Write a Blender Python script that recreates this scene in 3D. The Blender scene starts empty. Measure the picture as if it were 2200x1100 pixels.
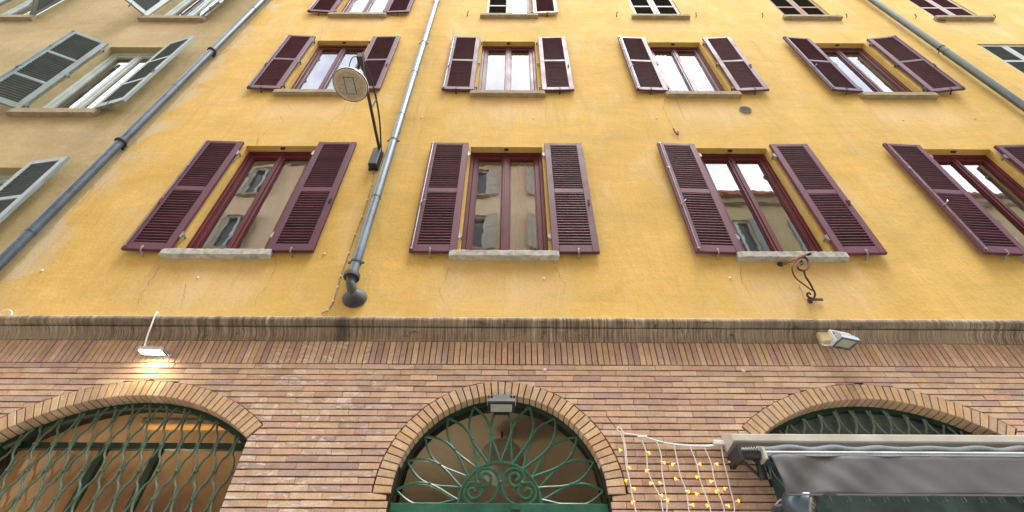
import bpy, bmesh, math, random
from mathutils import Vector, Matrix
R = math.radians
rnd = random.Random(11)
S = bpy.context.scene
COL = S.collection

# ------------------------------------------------------------------ camera
cd = bpy.data.cameras.new('camera'); cam = bpy.data.objects.new('camera', cd); COL.objects.link(cam)
cd.sensor_width = 36.0; cd.lens = 36.0 * 1090 / 2200; cd.clip_start = 0.05; cd.clip_end = 2000
cam.matrix_world = Matrix.Translation((0, -4.15, 1.6)) @ Matrix.Rotation(R(135), 4, 'X') @ Matrix.Rotation(0.005, 4, 'Z')
S.camera = cam
# ------------------------------------------------------------------ sky, sun, exposure
SUN_EL, SUN_AZ = R(74), R(38)          # azimuth measured from straight in front of the facade
w = bpy.data.worlds.new('World'); S.world = w; w.use_nodes = True
nt = w.node_tree; nt.nodes.clear()
out = nt.nodes.new('ShaderNodeOutputWorld'); bg = nt.nodes.new('ShaderNodeBackground'); bg.inputs['Strength'].default_value = 0.13
sky = nt.nodes.new('ShaderNodeTexSky'); sky.sky_type = 'NISHITA'; sky.sun_disc = False
sky.sun_elevation = SUN_EL; sky.sun_rotation = R(180) - SUN_AZ; sky.air_density = 1.0; sky.dust_density = 1.5
tc = nt.nodes.new('ShaderNodeTexCoord'); mp = nt.nodes.new('ShaderNodeMapping'); mp.inputs['Scale'].default_value = (1, 1, 1.6); mp.inputs['Location'].default_value = (2.35, 0.75, 0.2)
nz = nt.nodes.new('ShaderNodeTexNoise'); nz.inputs['Scale'].default_value = 2.0; nz.inputs['Detail'].default_value = 7; nz.inputs['Roughness'].default_value = .6
cr = nt.nodes.new('ShaderNodeValToRGB'); cr.color_ramp.elements[0].position = .36; cr.color_ramp.elements[1].position = .60
mx = nt.nodes.new('ShaderNodeMix'); mx.data_type = 'RGBA'; mx.inputs['B'].default_value = (10.0, 10.0, 10.3, 1)
L = nt.links.new
vr = nt.nodes.new('ShaderNodeVectorRotate'); vr.rotation_type = 'EULER_XYZ'; vr.inputs['Rotation'].default_value = (R(60), 0, R(-4))
L(tc.outputs['Generated'], vr.inputs['Vector']); L(vr.outputs['Vector'], mp.inputs['Vector']); L(mp.outputs['Vector'], nz.inputs['Vector']); L(nz.outputs['Fac'], cr.inputs['Fac'])
L(cr.outputs['Color'], mx.inputs['Factor']); L(sky.outputs['Color'], mx.inputs['A']); L(mx.outputs['Result'], bg.inputs['Color']); L(bg.outputs['Background'], out.inputs['Surface'])
sd = bpy.data.lights.new('sun', 'SUN'); sd.energy = 1.2; sd.angle = R(24); sd.color = (1.0, .965, .9)
sun = bpy.data.objects.new('sun', sd); COL.objects.link(sun)
sv = Vector((math.sin(SUN_AZ) * math.cos(SUN_EL), -math.cos(SUN_AZ) * math.cos(SUN_EL), math.sin(SUN_EL)))
sun.rotation_euler = sv.to_track_quat('Z', 'Y').to_euler(); sun.location = (0, -20, 40)
vs = S.view_settings; vs.view_transform = 'Standard'; vs.look = 'None'; vs.gamma = 1.0; vs.exposure = 2.0; vs.use_curve_mapping = False
S.cycles.max_bounces = 8; S.cycles.transparent_max_bounces = 12
S.cycles.caustics_reflective = False; S.cycles.caustics_refractive = False

# ------------------------------------------------------------------ mesh helper
class MB:
    def __init__(self): self.v = []; self.f = []
    def add(self, vs, fs):
        n = len(self.v); self.v += [tuple(p) for p in vs]; self.f += [tuple(n + i for i in f) for f in fs]; return self
    def box(self, x0, x1, y0, y1, z0, z1, m=None):
        vs = [(x, y, z) for z in (z0, z1) for y in (y0, y1) for x in (x0, x1)]
        if m is not None: vs = [m @ Vector(p) for p in vs]
        return self.add(vs, [(0,2,3,1),(4,5,7,6),(0,1,5,4),(2,6,7,3),(0,4,6,2),(1,3,7,5)])
    def cbox(self, x0, x1, y0, y1, z0, z1, c=.004, m=None):   # box with a chamfered front (-y) face
        o = [(x0,z0),(x1,z0),(x1,z1),(x0,z1)]; i = [(x0+c,z0+c),(x1-c,z0+c),(x1-c,z1-c),(x0+c,z1-c)]
        vs = [(a, y1, b) for a, b in o] + [(a, y0+c, b) for a, b in o] + [(a, y0, b) for a, b in i]
        if m is not None: vs = [m @ Vector(p) for p in vs]
        fs = [(8,9,10,11),(3,2,1,0)]
        for k in range(4):
            j = (k+1) % 4; fs += [(k,j,4+j,4+k),(4+k,4+j,8+j,8+k)]
        return self.add(vs, fs)
    def tube(self, pts, r, n=8, cap=True, squash=None):
        P = [Vector(p) for p in pts]; rs = r if isinstance(r, (list, tuple)) else [r]*len(P)
        base = len(self.v); up = None
        for i, p in enumerate(P):
            a = P[max(i-1,0)]; b = P[min(i+1,len(P)-1)]; t = (b-a)
            if t.length < 1e-9: t = Vector((0,0,1))
            t.normalize()
            if up is None:
                up = Vector((0,1,0)) if abs(t.y) < .9 else Vector((1,0,0))
            s = t.cross(up)
            if s.length < 1e-6: s = t.orthogonal()
            s.normalize(); up = s.cross(t).normalized()
            for k in range(n):
                q = 2*math.pi*(k+.5)/n
                self.v.append(tuple(p + s*math.cos(q)*rs[i] + up*math.sin(q)*rs[i]*(squash or 1)))
        for i in range(len(P)-1):
            for k in range(n):
                a = base+i*n+k; b = base+i*n+(k+1) % n
                self.f.append((a, b, b+n, a+n))
        if cap:
            self.f.append(tuple(base+k for k in reversed(range(n)))); self.f.append(tuple(base+(len(P)-1)*n+k for k in range(n)))
        return self
    def lathe(self, prof, c=(0,0,0), n=24, m=None):   # prof: (r, h) along +z of matrix m
        m = m or Matrix.Translation(c); base = len(self.v)
        for r, h in prof:
            for k in range(n):
                q = 2*math.pi*k/n; self.v.append(tuple(m @ Vector((r*math.cos(q), r*math.sin(q), h))))
        for i in range(len(prof)-1):
            for k in range(n):
                a = base+i*n+k; b = base+i*n+(k+1) % n; self.f.append((a, b, b+n, a+n))
        self.f.append(tuple(base+k for k in reversed(range(n)))); self.f.append(tuple(base+(len(prof)-1)*n+k for k in range(n)))
        return self
    def prism(self, poly, y0, y1, c=.003):     # polygon in x,z, front at y0 with a small chamfer
        n = len(poly); cx = sum(p[0] for p in poly)/n; cz = sum(p[1] for p in poly)/n
        def ins(p):
            d = Vector((cx-p[0], cz-p[1])); l = d.length or 1; k = min(c*1.4/l, .4); return (p[0]+d.x*k, p[1]+d.y*k)
        vs = [(a, y1, b) for a, b in poly] + [(a, y0+c, b) for a, b in poly] + [(a, y0, b) for a, b in map(ins, poly)]
        fs = [tuple(range(2*n, 3*n)), tuple(reversed(range(n)))]
        for k in range(n):
            j = (k+1) % n; fs += [(k,j,n+j,n+k),(n+k,n+j,2*n+j,2*n+k)]
        return self.add(vs, fs)
    def mesh(self, name, mat, smooth=False):
        me = bpy.data.meshes.new(name); me.from_pydata(self.v, [], self.f)
        bm = bmesh.new(); bm.from_mesh(me); bmesh.ops.recalc_face_normals(bm, faces=bm.faces); bm.to_mesh(me); bm.free()
        if smooth:
            me.polygons.foreach_set('use_smooth', [True]*len(me.polygons)); me.set_sharp_from_angle(angle=R(40))
        if mat: me.materials.append(mat)
        return me
    def build(self, name, mat, parent=None, smooth=False, loc=(0,0,0), rz=0):
        return place(name, self.mesh(name, mat, smooth), parent, loc, rz)
def place(name, me, parent=None, loc=(0,0,0), rz=0):
    o = bpy.data.objects.new(name, me); COL.objects.link(o); o.parent = parent; o.location = loc; o.rotation_euler = (0,0,rz); return o
def empty(name, loc, label, cat, group=None):
    o = bpy.data.objects.new(name, None); COL.objects.link(o); o.location = loc; o.empty_display_size = .2
    o['label'] = label; o['category'] = cat
    if group: o['group'] = group
    return o
def tag(o, label, cat, group=None):
    o['label'] = label; o['category'] = cat
    if group: o['group'] = group
    return o
def struct(o): o['kind'] = 'structure'; return o
def stuff(o): o['kind'] = 'stuff'; return o
def smooth_path(pts, k=6):     # Catmull-Rom
    P = [Vector(p) for p in pts]; P = [P[0]*2-P[1]] + P + [P[-1]*2-P[-2]]; o = []
    for i in range(1, len(P)-2):
        a, b, c, d = P[i-1:i+3]
        for j in range(k):
            t = j/k; o.append(.5*((2*b) + (c-a)*t + (2*a-5*b+4*c-d)*t*t + (3*b-a-3*c+d)*t**3))
    o.append(P[-2]); return o

# ------------------------------------------------------------------ materials
class NT:
    def __init__(self, name):
        self.m = bpy.data.materials.new(name); self.m.use_nodes = True; self.t = self.m.node_tree; self.t.nodes.clear()
        self.o = self.n('OutputMaterial'); self.b = self.n('BsdfPrincipled'); self.l(self.b, 'BSDF', self.o, 'Surface')
    def n(self, k, **kw):
        x = self.t.nodes.new('ShaderNode'+k)
        for a, v in kw.items(): setattr(x, a, v)
        return x
    def l(self, a, ao, b, bi): self.t.links.new(a.outputs[ao], b.inputs[bi])
    def pos(self, scale=(1,1,1), loc=(0,0,0), kind='Object', rot=(0,0,0)):
        if not hasattr(self, 'g'): self.g = self.n('NewGeometry'); self.c = self.n('TexCoord')
        mp = self.n('Mapping'); mp.inputs['Scale'].default_value = scale; mp.inputs['Location'].default_value = loc; mp.inputs['Rotation'].default_value = rot
        if kind == 'World': self.l(self.g, 'Position', mp, 'Vector')
        else: self.l(self.c, kind, mp, 'Vector')
        return mp
    def noise(self, scale, vec=None, detail=4, rough=.55, dist=0):
        x = self.n('TexNoise'); x.inputs['Scale'].default_value = scale; x.inputs['Detail'].default_value = detail; x.inputs['Roughness'].default_value = rough; x.inputs['Distortion'].default_value = dist
        if vec: self.l(vec, 'Vector', x, 'Vector')
        return x
    def ramp(self, src, so, stops, interp='LINEAR'):
        x = self.n('ValToRGB'); e = x.color_ramp; e.interpolation = interp
        while len(e.elements) < len(stops): e.elements.new(.5)
        for el, (p, c) in zip(e.elements, stops):
            el.position = p; el.color = (c, c, c, 1) if isinstance(c, (int, float)) else (*c, 1)
        self.l(src, so, x, 'Fac'); return x
    def mix(self, fac, a, b, mode='MIX'):
        x = self.n('Mix', data_type='RGBA', blend_type=mode)
        for k, v in (('Factor', fac), ('A', a), ('B', b)):
            if isinstance(v, (int, float)): x.inputs[k].default_value = v if k == 'Factor' else (v, v, v, 1)
            elif isinstance(v, tuple) and len(v) == 3: x.inputs[k].default_value = (*v, 1)
            else: self.l(v[0], v[1], x, k)
        return (x, 'Result')
    def math(self, op, a, b=None, clamp=False):
        x = self.n('Math', operation=op); x.use_clamp = clamp
        for i, v in enumerate((a, b)):
            if v is None: continue
            if isinstance(v, (int, float)): x.inputs[i].default_value = v
            else: self.l(v[0], v[1], x, i)
        return (x, 'Value')
    def bump(self, src, so, strength, dist=.01):
        x = self.n('Bump'); x.inputs['Strength'].default_value = strength; x.inputs['Distance'].default_value = dist
        self.l(src, so, x, 'Height'); self.l(x, 'Normal', self.b, 'Normal'); return x
    def color(self, c): self.l(c[0], c[1], self.b, 'Base Color')
    def set(self, **kw):
        for k, v in kw.items(): self.b.inputs[k.replace('_', ' ')].default_value = v

def paint(name, col, rough=.4, var=.25, scale=6, spec=.5, wear=None, metal=0, bump=.15, kind='World', each=0):
    t = NT(name); t.set(Roughness=rough, Metallic=metal); t.b.inputs['Specular IOR Level'].default_value = spec
    p = t.pos(kind=kind); n1 = t.noise(scale, p, 5); n2 = t.noise(scale*9, p, 3)
    d = tuple(c*(1-var) for c in col); u = tuple(min(1, c*(1+var)) for c in col)
    c = (t.ramp(n1, 'Fac', [(.3, d), (.7, u)]), 'Color')
    if wear:
        k = t.ramp(n2, 'Fac', [(.60, 0), (.70, 1)]); c = t.mix((k, 'Color'), c, wear)
    if each: oi = t.n('ObjectInfo'); k = t.ramp(oi, 'Random', [(0, 1-each), (1, 1+each)]); c = t.mix(1.0, c, (k, 'Color'), 'MULTIPLY')
    t.color(c); r = t.ramp(n1, 'Fac', [(.3, max(0, rough-.08)), (.7, min(1, rough+.1))]); t.l(r, 'Color', t.b, 'Roughness')
    if bump: t.bump(n2, 'Fac', bump, .003)
    return t.m

def plaster(name, c0, c1, pale, grime, mask=True):
    t = NT(name); t.set(Roughness=.9); t.b.inputs['Specular IOR Level'].default_value = .2
    p = t.pos(kind='World'); ps = t.pos((1, 1, .35), kind='World')
    big = t.noise(.45, p, 5, .6, .4); med = t.noise(2.2, ps, 6, .62, .6); fine = t.noise(26, p, 4, .6); grain = t.noise(120, p, 2)
    wide = t.pos((.55, 1, 2.4), kind='World'); trowel = t.noise(2.6, wide, 5, .6, 1.2)
    c = (t.ramp(big, 'Fac', [(.36, c0), (.62, c1)]), 'Color')
    k = t.ramp(trowel, 'Fac', [(.35, .94), (.65, 1.04)]); c = t.mix(1.0, c, (k, 'Color'), 'MULTIPLY')
    k = t.ramp(med, 'Fac', [(.52, 0), (.72, .6)]); c = t.mix((k, 'Color'), c, pale)
    mot = t.noise(1.15, p, 6, .68, .5); k = t.ramp(mot, 'Fac', [(.34, .90), (.62, 1.05)]); c = t.mix(1.0, c, (k, 'Color'), 'MULTIPLY')
    if mask:    # pale washed band below the window sills (real run-off, tied to the wall)
        sx = t.n('SeparateXYZ'); t.l(t.g, 'Position', sx, 'Vector')
        xx = t.math('PINGPONG', t.math('ADD', (sx, 'X'), .09 + 33.0), 1.65)
        mxx = t.ramp(xx[0], 'Value', [(.45, 1), (.95, 0)])
        zz = t.math('FRACT', t.math('DIVIDE', t.math('SUBTRACT', (sx, 'Z'), 5.72 - 3.78*2), 3.78))
        mz = t.ramp(zz[0], 'Value', [(.74, 0), (.86, 1), (.95, .7), (1.0, .3)])
        k = t.math('MULTIPLY', (mxx, 'Color'), (mz, 'Color')); nm = t.ramp(med, 'Fac', [(.3, .35), (.6, 1.0)])
        k = t.math('MULTIPLY', k, (nm, 'Color')); k = t.math('MULTIPLY', k, .8); c = t.mix(k, c, pale)
        em = t.ramp(t.math('ADD', (sx, 'X'), 5.58)[0], 'Value', [(.05, .9), (.42, 0)]); en = t.ramp(t.noise(1.5, p, 5, .6, .8), 'Fac', [(.45, 0), (.55, 1)])
        k = t.math('MULTIPLY', (em, 'Color'), (en, 'Color')); c = t.mix(k, c, (.62, .52, .36))
    st = t.pos((5, 1, .25), kind='World'); s = t.noise(1.6, st, 5, .6); k = t.ramp(s, 'Fac', [(.56, 0), (.78, .4)]); c = t.mix((k, 'Color'), c, grime)
    k = t.ramp(fine, 'Fac', [(.3, .93), (.7, 1.05)]); c = t.mix(1.0, c, (k, 'Color'), 'MULTIPLY')
    sp = t.ramp(grain, 'Fac', [(.70, 0), (.78, .35)]); c = t.mix((sp, 'Color'), c, grime)
    t.color(c)
    h = t.math('ADD', t.math('MULTIPLY', (med, 'Fac'), 1.6), t.math('MULTIPLY', (fine, 'Fac'), .35)); h = t.math('ADD', h, t.math('MULTIPLY', (grain, 'Fac'), .08))
    t.bump(h[0], 'Value', .55, .02); return t.m

def brick_mat(name, island, palette, marks=True):
    t = NT(name); t.set(Roughness=.85); t.b.inputs['Specular IOR Level'].default_value = .25
    p = t.pos(kind='World')
    if island: r = (t.g, 'Random Per Island')
    else: oi = t.n('ObjectInfo'); r = (oi, 'Random')
    n = len(palette); c = (t.ramp(r[0], r[1], [((i+.0)/n, q) for i, q in enumerate(palette)], 'CONSTANT'), 'Color')
    j = t.math('FRACT', t.math('MULTIPLY', r, 17.31)); k = t.ramp(j[0], 'Value', [(0, .90), (1, 1.10)]); c = t.mix(1.0, c, (k, 'Color'), 'MULTIPLY')
    m = t.noise(9, p, 6, .65, .4); k = t.ramp(m, 'Fac', [(.3, .82), (.7, 1.14)]); c = t.mix(.9, c, t.mix(1.0, c, (k, 'Color'), 'MULTIPLY'))
    f = t.noise(70, p, 4, .6); k = t.ramp(f, 'Fac', [(.3, .82), (.7, 1.12)]); c = t.mix(1.0, c, (k, 'Color'), 'MULTIPLY')
    if marks:   # lime bloom
        e = t.noise(5.5, t.pos((1.2, 1, 3.2), (3.1, 0, 1.7), 'World'), 5, .7, 1.6); ek = t.ramp(e, 'Fac', [(.53, 0), (.60, 1)])
        big = t.noise(.55, t.pos((1,1,1), (7.3, 0, 2.2), 'World'), 2); sx = t.n('SeparateXYZ'); t.l(t.g, 'Position', sx, 'Vector'); bx = t.math('SUBTRACT', 1.15, t.math('ABSOLUTE', t.math('ADD', (sx, 'X'), 1.75)), True); bk = t.ramp(t.math('ADD', bx, t.math('MULTIPLY', (big, 'Fac'), .5))[0], 'Value', [(.25, .12), (1.0, 1)])
        jj = t.math('FRACT', t.math('MULTIPLY', r, 41.7)); jk = t.math('GREATER_THAN', jj, .45)
        k = t.math('MULTIPLY', t.math('MULTIPLY', (ek, 'Color'), (bk, 'Color')), jk); k = t.math('MULTIPLY', k, .8); c = t.mix(k, c, (.70, .66, .63))
    g = t.noise(1.1, p, 4, .6); k = t.ramp(g, 'Fac', [(.52, 0), (.8, .25)]); c = t.mix((k, 'Color'), c, (.11, .085, .07))
    t.color(c); t.bump(f, 'Fac', .5, .004); return t.m

def cornice_mat():
    t = NT('cornice_stone'); t.set(Roughness=.9); p = t.pos(kind='World')
    a = t.noise(1.2, p, 5, .6); c = (t.ramp(a, 'Fac', [(.3, (.29, .235, .165)), (.7, (.48, .40, .30))]), 'Color')
    s1 = t.noise(1.0, t.pos((55, 3, 2.2), kind='World'), 5, .7, .2); k = t.ramp(s1, 'Fac', [(.40, 0), (.58, 1)]); 
    s0 = t.noise(.9, t.pos((1, 1, 3), (4, 0, 0), 'World'), 4, .6); k0 = t.ramp(s0, 'Fac', [(.34, .45), (.55, 1)])
    kk = t.math('MULTIPLY', (k, 'Color'), (k0, 'Color')); c = t.mix(kk, c, (.12, .095, .07))
    s2 = t.noise(1.0, t.pos((16, 2, 1.2), (2, 0, 0), 'World'), 4, .6); k = t.ramp(s2, 'Fac', [(.62, 0), (.72, .8)]); c = t.mix((k, 'Color'), c, (.60, .52, .40))
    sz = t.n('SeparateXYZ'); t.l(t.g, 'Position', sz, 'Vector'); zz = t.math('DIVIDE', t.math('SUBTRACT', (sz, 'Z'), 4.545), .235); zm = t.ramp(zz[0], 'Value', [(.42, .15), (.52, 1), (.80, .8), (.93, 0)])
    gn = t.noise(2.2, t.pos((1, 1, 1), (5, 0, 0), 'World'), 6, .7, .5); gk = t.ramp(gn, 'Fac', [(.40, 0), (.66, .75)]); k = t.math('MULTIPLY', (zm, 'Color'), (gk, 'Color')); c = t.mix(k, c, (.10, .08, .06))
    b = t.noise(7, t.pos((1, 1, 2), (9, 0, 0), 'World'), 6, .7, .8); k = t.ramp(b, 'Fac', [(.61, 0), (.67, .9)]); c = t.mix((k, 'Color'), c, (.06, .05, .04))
    dx = t.math('ABSOLUTE', t.math('ADD', t.math('ADD', (sz, 'X'), 1.66), t.math('MULTIPLY', (gn, 'Fac'), .05))); lit_edge = t.ramp(zz[0], 'Value', [(.86, 0), (.93, .7)]); c = t.mix((lit_edge, 'Color'), c, (.60, .54, .44)); dk = t.ramp(dx[0], 'Value', [(.03, .75), (.10, 0)]); c = t.mix((dk, 'Color'), c, (.05, .042, .035))  # pale top edge paints in the light it catches; the dark streak is a stain
    f = t.noise(60, p, 4); t.color(c); h = t.math('ADD', t.math('MULTIPLY', (gn, 'Fac'), 1.5), (f, 'Fac')); t.bump(h[0], 'Value', .5, .008); return t.m

def glass_mat(name, ior=1.9, tint=(.75, .85, .82), wav=.02, refl=(1,1,1), floor=0.0):
    t = NT(name); t.t.nodes.remove(t.b)
    fr = t.n('Fresnel'); fr.inputs['IOR'].default_value = ior
    gl = t.n('BsdfGlossy'); gl.inputs['Roughness'].default_value = .012; gl.inputs['Color'].default_value = (*refl, 1)
    tr = t.n('BsdfTransparent'); tr.inputs['Color'].default_value = (*tint, 1)
    p = t.pos(kind='World'); n = t.noise(3.2, p, 2, .5, .3); bp = t.n('Bump'); bp.inputs['Strength'].default_value = wav; bp.inputs['Distance'].default_value = .2
    t.l(n, 'Fac', bp, 'Height'); t.l(bp, 'Normal', gl, 'Normal')
    mx = t.n('MixShader'); f = t.math('ADD', (fr, 'Fac'), floor, True); t.l(f[0], f[1], mx, 'Fac'); t.l(tr, 'BSDF', mx, 1); t.l(gl, 'BSDF', mx, 2)
    df = t.n('BsdfDiffuse'); df.inputs['Color'].default_value = (.55, .53, .48, 1); dn = t.noise(2.5, t.pos((1, 1, .5), (1.3, 0, 0), 'World'), 6, .7, .6); dk = t.ramp(dn, 'Fac', [(.35, .015), (.75, .09)])
    m2 = t.n('MixShader'); t.l(dk, 'Color', m2, 'Fac'); t.l(mx, 'Shader', m2, 1); t.l(df, 'BSDF', m2, 2); t.l(m2, 'Shader', t.o, 'Surface'); return t.m

def emit(name, col, strength):
    t = NT(name); t.set(Base_Color=(*col, 1)); t.b.inputs['Emission Color'].default_value = (*col, 1); t.b.inputs['Emission Strength'].default_value = strength; return t.m

M = {}
M['yellow'] = plaster('yellow_plaster', (.63, .425, .12), (.685, .475, .15), (.70, .54, .29), (.46, .30, .10))
M['ochre'] = plaster('ochre_plaster', (.40, .325, .165), (.455, .375, .205), (.48, .415, .28), (.30, .22, .12), False)
M['orange'] = plaster('orange_plaster', (.68, .50, .32), (.72, .55, .37), (.6, .42, .22), (.3, .16, .06), False)
M['room'] = paint('room_plaster', (.42, .36, .28), .9, .1, 1, .1)
M['hall'] = paint('hall_plaster', (.58, .50, .38), .9, .1, 1, .1)
M['roomwarm'] = paint('warm_room_plaster', (.52, .36, .20), .8, .15, 1, .2)
PAL = [(.56, .395, .285), (.525, .36, .275), (.60, .435, .295), (.48, .335, .265), (.57, .38, .27), (.61, .455, .33), (.54, .405, .315), (.58, .405, .275), (.45, .325, .28)]
PALV = [(.55, .395, .25), (.58, .43, .28), (.52, .365, .235), (.56, .38, .23), (.51, .375, .26)]
M['brick'] = brick_mat('brick', False, PAL); M['brick_i'] = brick_mat('brick_joined', True, PAL)
M['voussoir'] = brick_mat('voussoir_brick', False, PALV, False)
M['mortar'] = paint('mortar', (.055, .042, .034), .95, .4, 9, .1)
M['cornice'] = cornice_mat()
M['maroon'] = paint('maroon_paint', (.118, .040, .066), .55, .18, 3, .26, bump=.05, each=.16)
M['maroon_slat'] = paint('maroon_slat_paint', (.10, .032, .05), .5, .2, 5, .4, bump=.05, each=.22)
M['frame'] = paint('window_frame_paint', (.105, .018, .027), .45, .15, 3, .22, bump=.04)
M['maroonup'] = paint('sky_sheen_maroon_paint', (.125, .058, .082), .50, .18, 3, .27, bump=.03, each=.12)  # slightly glossier maroon; the sky's grey reflection is also put into the base colour
M['frameup'] = paint('sky_sheen_frame_paint', (.105, .026, .036), .45, .15, 3, .30, bump=.03)  # slightly glossier frame paint, base colour paled to suggest reflected sky
M['greygreen'] = paint('grey_green_paint', (.20, .26, .26), .45, .18, 4, .45, bump=.08)
M['greyslat'] = paint('grey_slat_paint', (.10, .135, .135), .55, .2, 5, .4)
M['paleframe'] = paint('pale_window_paint', (.42, .50, .48), .45, .12, 4, .45)
M['oldgrey'] = paint('weathered_grey_paint', (.42, .38, .30), .6, .25, 6, .3, wear=(.2, .13, .08))
M['oldbrown'] = paint('weathered_brown_paint', (.27, .155, .075), .65, .3, 6, .3, wear=(.45, .36, .26))
M['blackslat'] = paint('dark_slat', (.035, .035, .033), .7, .3, 6, .2)
M['lilac'] = paint('faded_mauve_paint', (.38, .29, .29), .55, .15, 5, .35)
M['bluegrey'] = paint('blue_grey_paint', (.36, .40, .40), .5, .15, 5, .4)
M['stone'] = paint('sill_stone', (.42, .43, .40), .9, .3, 14, .2, wear=(.24, .22, .18), bump=.9)
M['sillclean'] = paint('smooth_sill_stone', (.33, .275, .185), .85, .2, 8, .2, bump=.3)
M['zinc'] = paint('zinc_pipe', (.12, .16, .19), .42, .25, 3, .5, metal=.35, wear=(.19, .22, .24))
M['zincdark'] = paint('painted_pipe', (.055, .085, .115), .40, .25, 3, .45, metal=.15, wear=(.12, .15, .18))
M['zincgreen'] = paint('patinated_pipe', (.10, .125, .115), .5, .2, 3, .4, metal=.3)
M['lead'] = paint('lead_boot', (.075, .08, .082), .6, .3, 10, .4, metal=.2)
M['iron'] = paint('dark_iron', (.028, .028, .03), .55, .3, 10, .4)
M['rust'] = paint('rusty_iron', (.085, .042, .03), .7, .4, 14, .3, wear=(.22, .10, .06))
M['rustbar'] = paint('copper_rust', (.33, .14, .075), .7, .3, 14, .3)
M['steel'] = paint('hinge_steel', (.27, .27, .26), .4, .2, 10, .5, metal=.5)
M['green'] = paint('green_paint', (.013, .105, .062), .38, .25, 8, .5, wear=(.03, .15, .10))
M['greendark'] = paint('dark_green_paint', (.008, .04, .028), .4, .25, 8, .5)
M['greenbar'] = paint('weathered_green_bar', (.075, .125, .085), .5, .3, 14, .45, wear=(.22, .25, .19))
M['white'] = paint('white_plastic', (.72, .70, .66), .5, .08, 10, .4)
M['cream'] = paint('cream_plastic', (.70, .60, .36), .5, .08, 10, .4)
M['silver'] = paint('pale_grey_metal', (.50, .55, .58), .42, .1, 10, .5, metal=.3)
M['black'] = paint('black_metal', (.022, .026, .03), .42, .2, 10, .5)
M['bluemetal'] = paint('blue_grey_metal', (.10, .145, .18), .32, .15, 5, .5, metal=.4)
M['lampwhite'] = paint('lamp_enamel', (.62, .60, .55), .4, .12, 10, .5)
M['lampglass'] = paint('lamp_glass', (.33, .35, .32), .25, .1, 50, .5, wear=(.2, .21, .19))
M['floodglass'] = paint('flood_glass', (.38, .40, .35), .18, .08, 20, .6)
M['diffuser'] = paint('dirty_diffuser', (.50, .43, .31), .6, .15, 14, .3, wear=(.13, .09, .06))
M['fabric'] = paint('awning_fabric', (.14, .15, .16), .95, .06, 9, .2, bump=.3)
M['fabricback'] = paint('awning_roll', (.16, .18, .19), .8, .15, 5, .2)
M['alu'] = paint('awning_aluminium', (.58, .57, .53), .4, .12, 4, .5, metal=.2)
M['alubright'] = paint('bright_bar', (.45, .52, .58), .25, .1, 4, .5, metal=.8)
M['cable'] = paint('grey_cable', (.30, .26, .20), .7, .15, 10, .3)
M['curtain'] = paint('curtain_cloth', (.70, .70, .66), .9, .1, 3, .1)
M['beigecurtain'] = paint('beige_curtain', (.45, .38, .28), .9, .15, 3, .1)
M['asphalt'] = paint('stone_paving', (.38, .36, .33), .85, .2, 2, .3)
M['tile'] = paint('roof_tile', (.32, .14, .08), .9, .3, 6, .2)
M['crack'] = paint('crack', (.27, .175, .07), .95, .2, 8, .1, bump=0)
M['tealglass'] = paint('grimy_teal_glass', (.10, .155, .15), .25, .3, 2, .5)
M['dimbar'] = paint('dim_green_bar', (.17, .225, .20), .5, .2, 10, .4)
M['lamprust'] = paint('rust_speckle', (.40, .33, .24), .7, .2, 30, .3, wear=(.10, .06, .04))
M['glass'] = glass_mat('window_glass', 2.9, (.62, .72, .70), .004)
M['glassup'] = glass_mat('upper_window_glass', 2.7, (.6, .7, .68), .0015)
M['shopglass'] = glass_mat('shop_glass', 1.32, (.80, .78, .72), .006)
M['dkglass'] = glass_mat('dark_shop_glass', 1.5, (.16, .24, .23), .004)
M['led'] = emit('led_panel', (1.0, .93, .72), 9.0)
M['amber'] = emit('amber_led', (1.0, .34, .02), .8)
M['warmlamp'] = emit('warm_lamp', (1.0, .5, .12), .12)

# ------------------------------------------------------------------ ground and the far side of the street
struct(MB().box(-400, 400, -400, 400, -.5, 0).build('street', M['asphalt']))
pv = struct(MB().box(-30, 30, -1.3, -.002, .004, .12).build('pavement', M['asphalt']))
struct(MB().box(-30, 30, -9.99, -8.6, .004, .12).build('pavement', M['asphalt']))

def wall_grid(x0, x1, z0, z1, holes, y, depth):
    xs = sorted({x0, x1, *[h[0] for h in holes], *[h[1] for h in holes]}); zs = sorted({z0, z1, *[h[2] for h in holes], *[h[3] for h in holes]})
    b = MB(); idx = {}
    def vid(i, j):
        if (i, j) not in idx: idx[i, j] = len(b.v); b.v.append((xs[i], y, zs[j]))
        return idx[i, j]
    for i in range(len(xs)-1):
        for j in range(len(zs)-1):
            cx, cz = (xs[i]+xs[i+1])/2, (zs[j]+zs[j+1])/2
            if any(h[0] < cx < h[1] and h[2] < cz < h[3] for h in holes): continue
            b.f.append((vid(i,j), vid(i+1,j), vid(i+1,j+1), vid(i,j+1)))
    for a, c, d, e in holes:
        q = [(a,d),(c,d),(c,e),(a,e)]
        b.add([(p, y, r) for p, r in q] + [(p, y+depth, r) for p, r in q], [(k, (k+1) % 4, 4+(k+1) % 4, 4+k) for k in range(4)])
    return b

def shell(name, root, x0, x1, y0, y1, z1, mat):
    b = MB(); b.box(x0, x0+.2, y0, y1, 0, z1); b.box(x1-.2, x1, y0, y1, 0, z1); b.box(x0+.2, x1-.2, y1-.2, y1, 0, z1)
    return b.build(name, mat, root)

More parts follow.
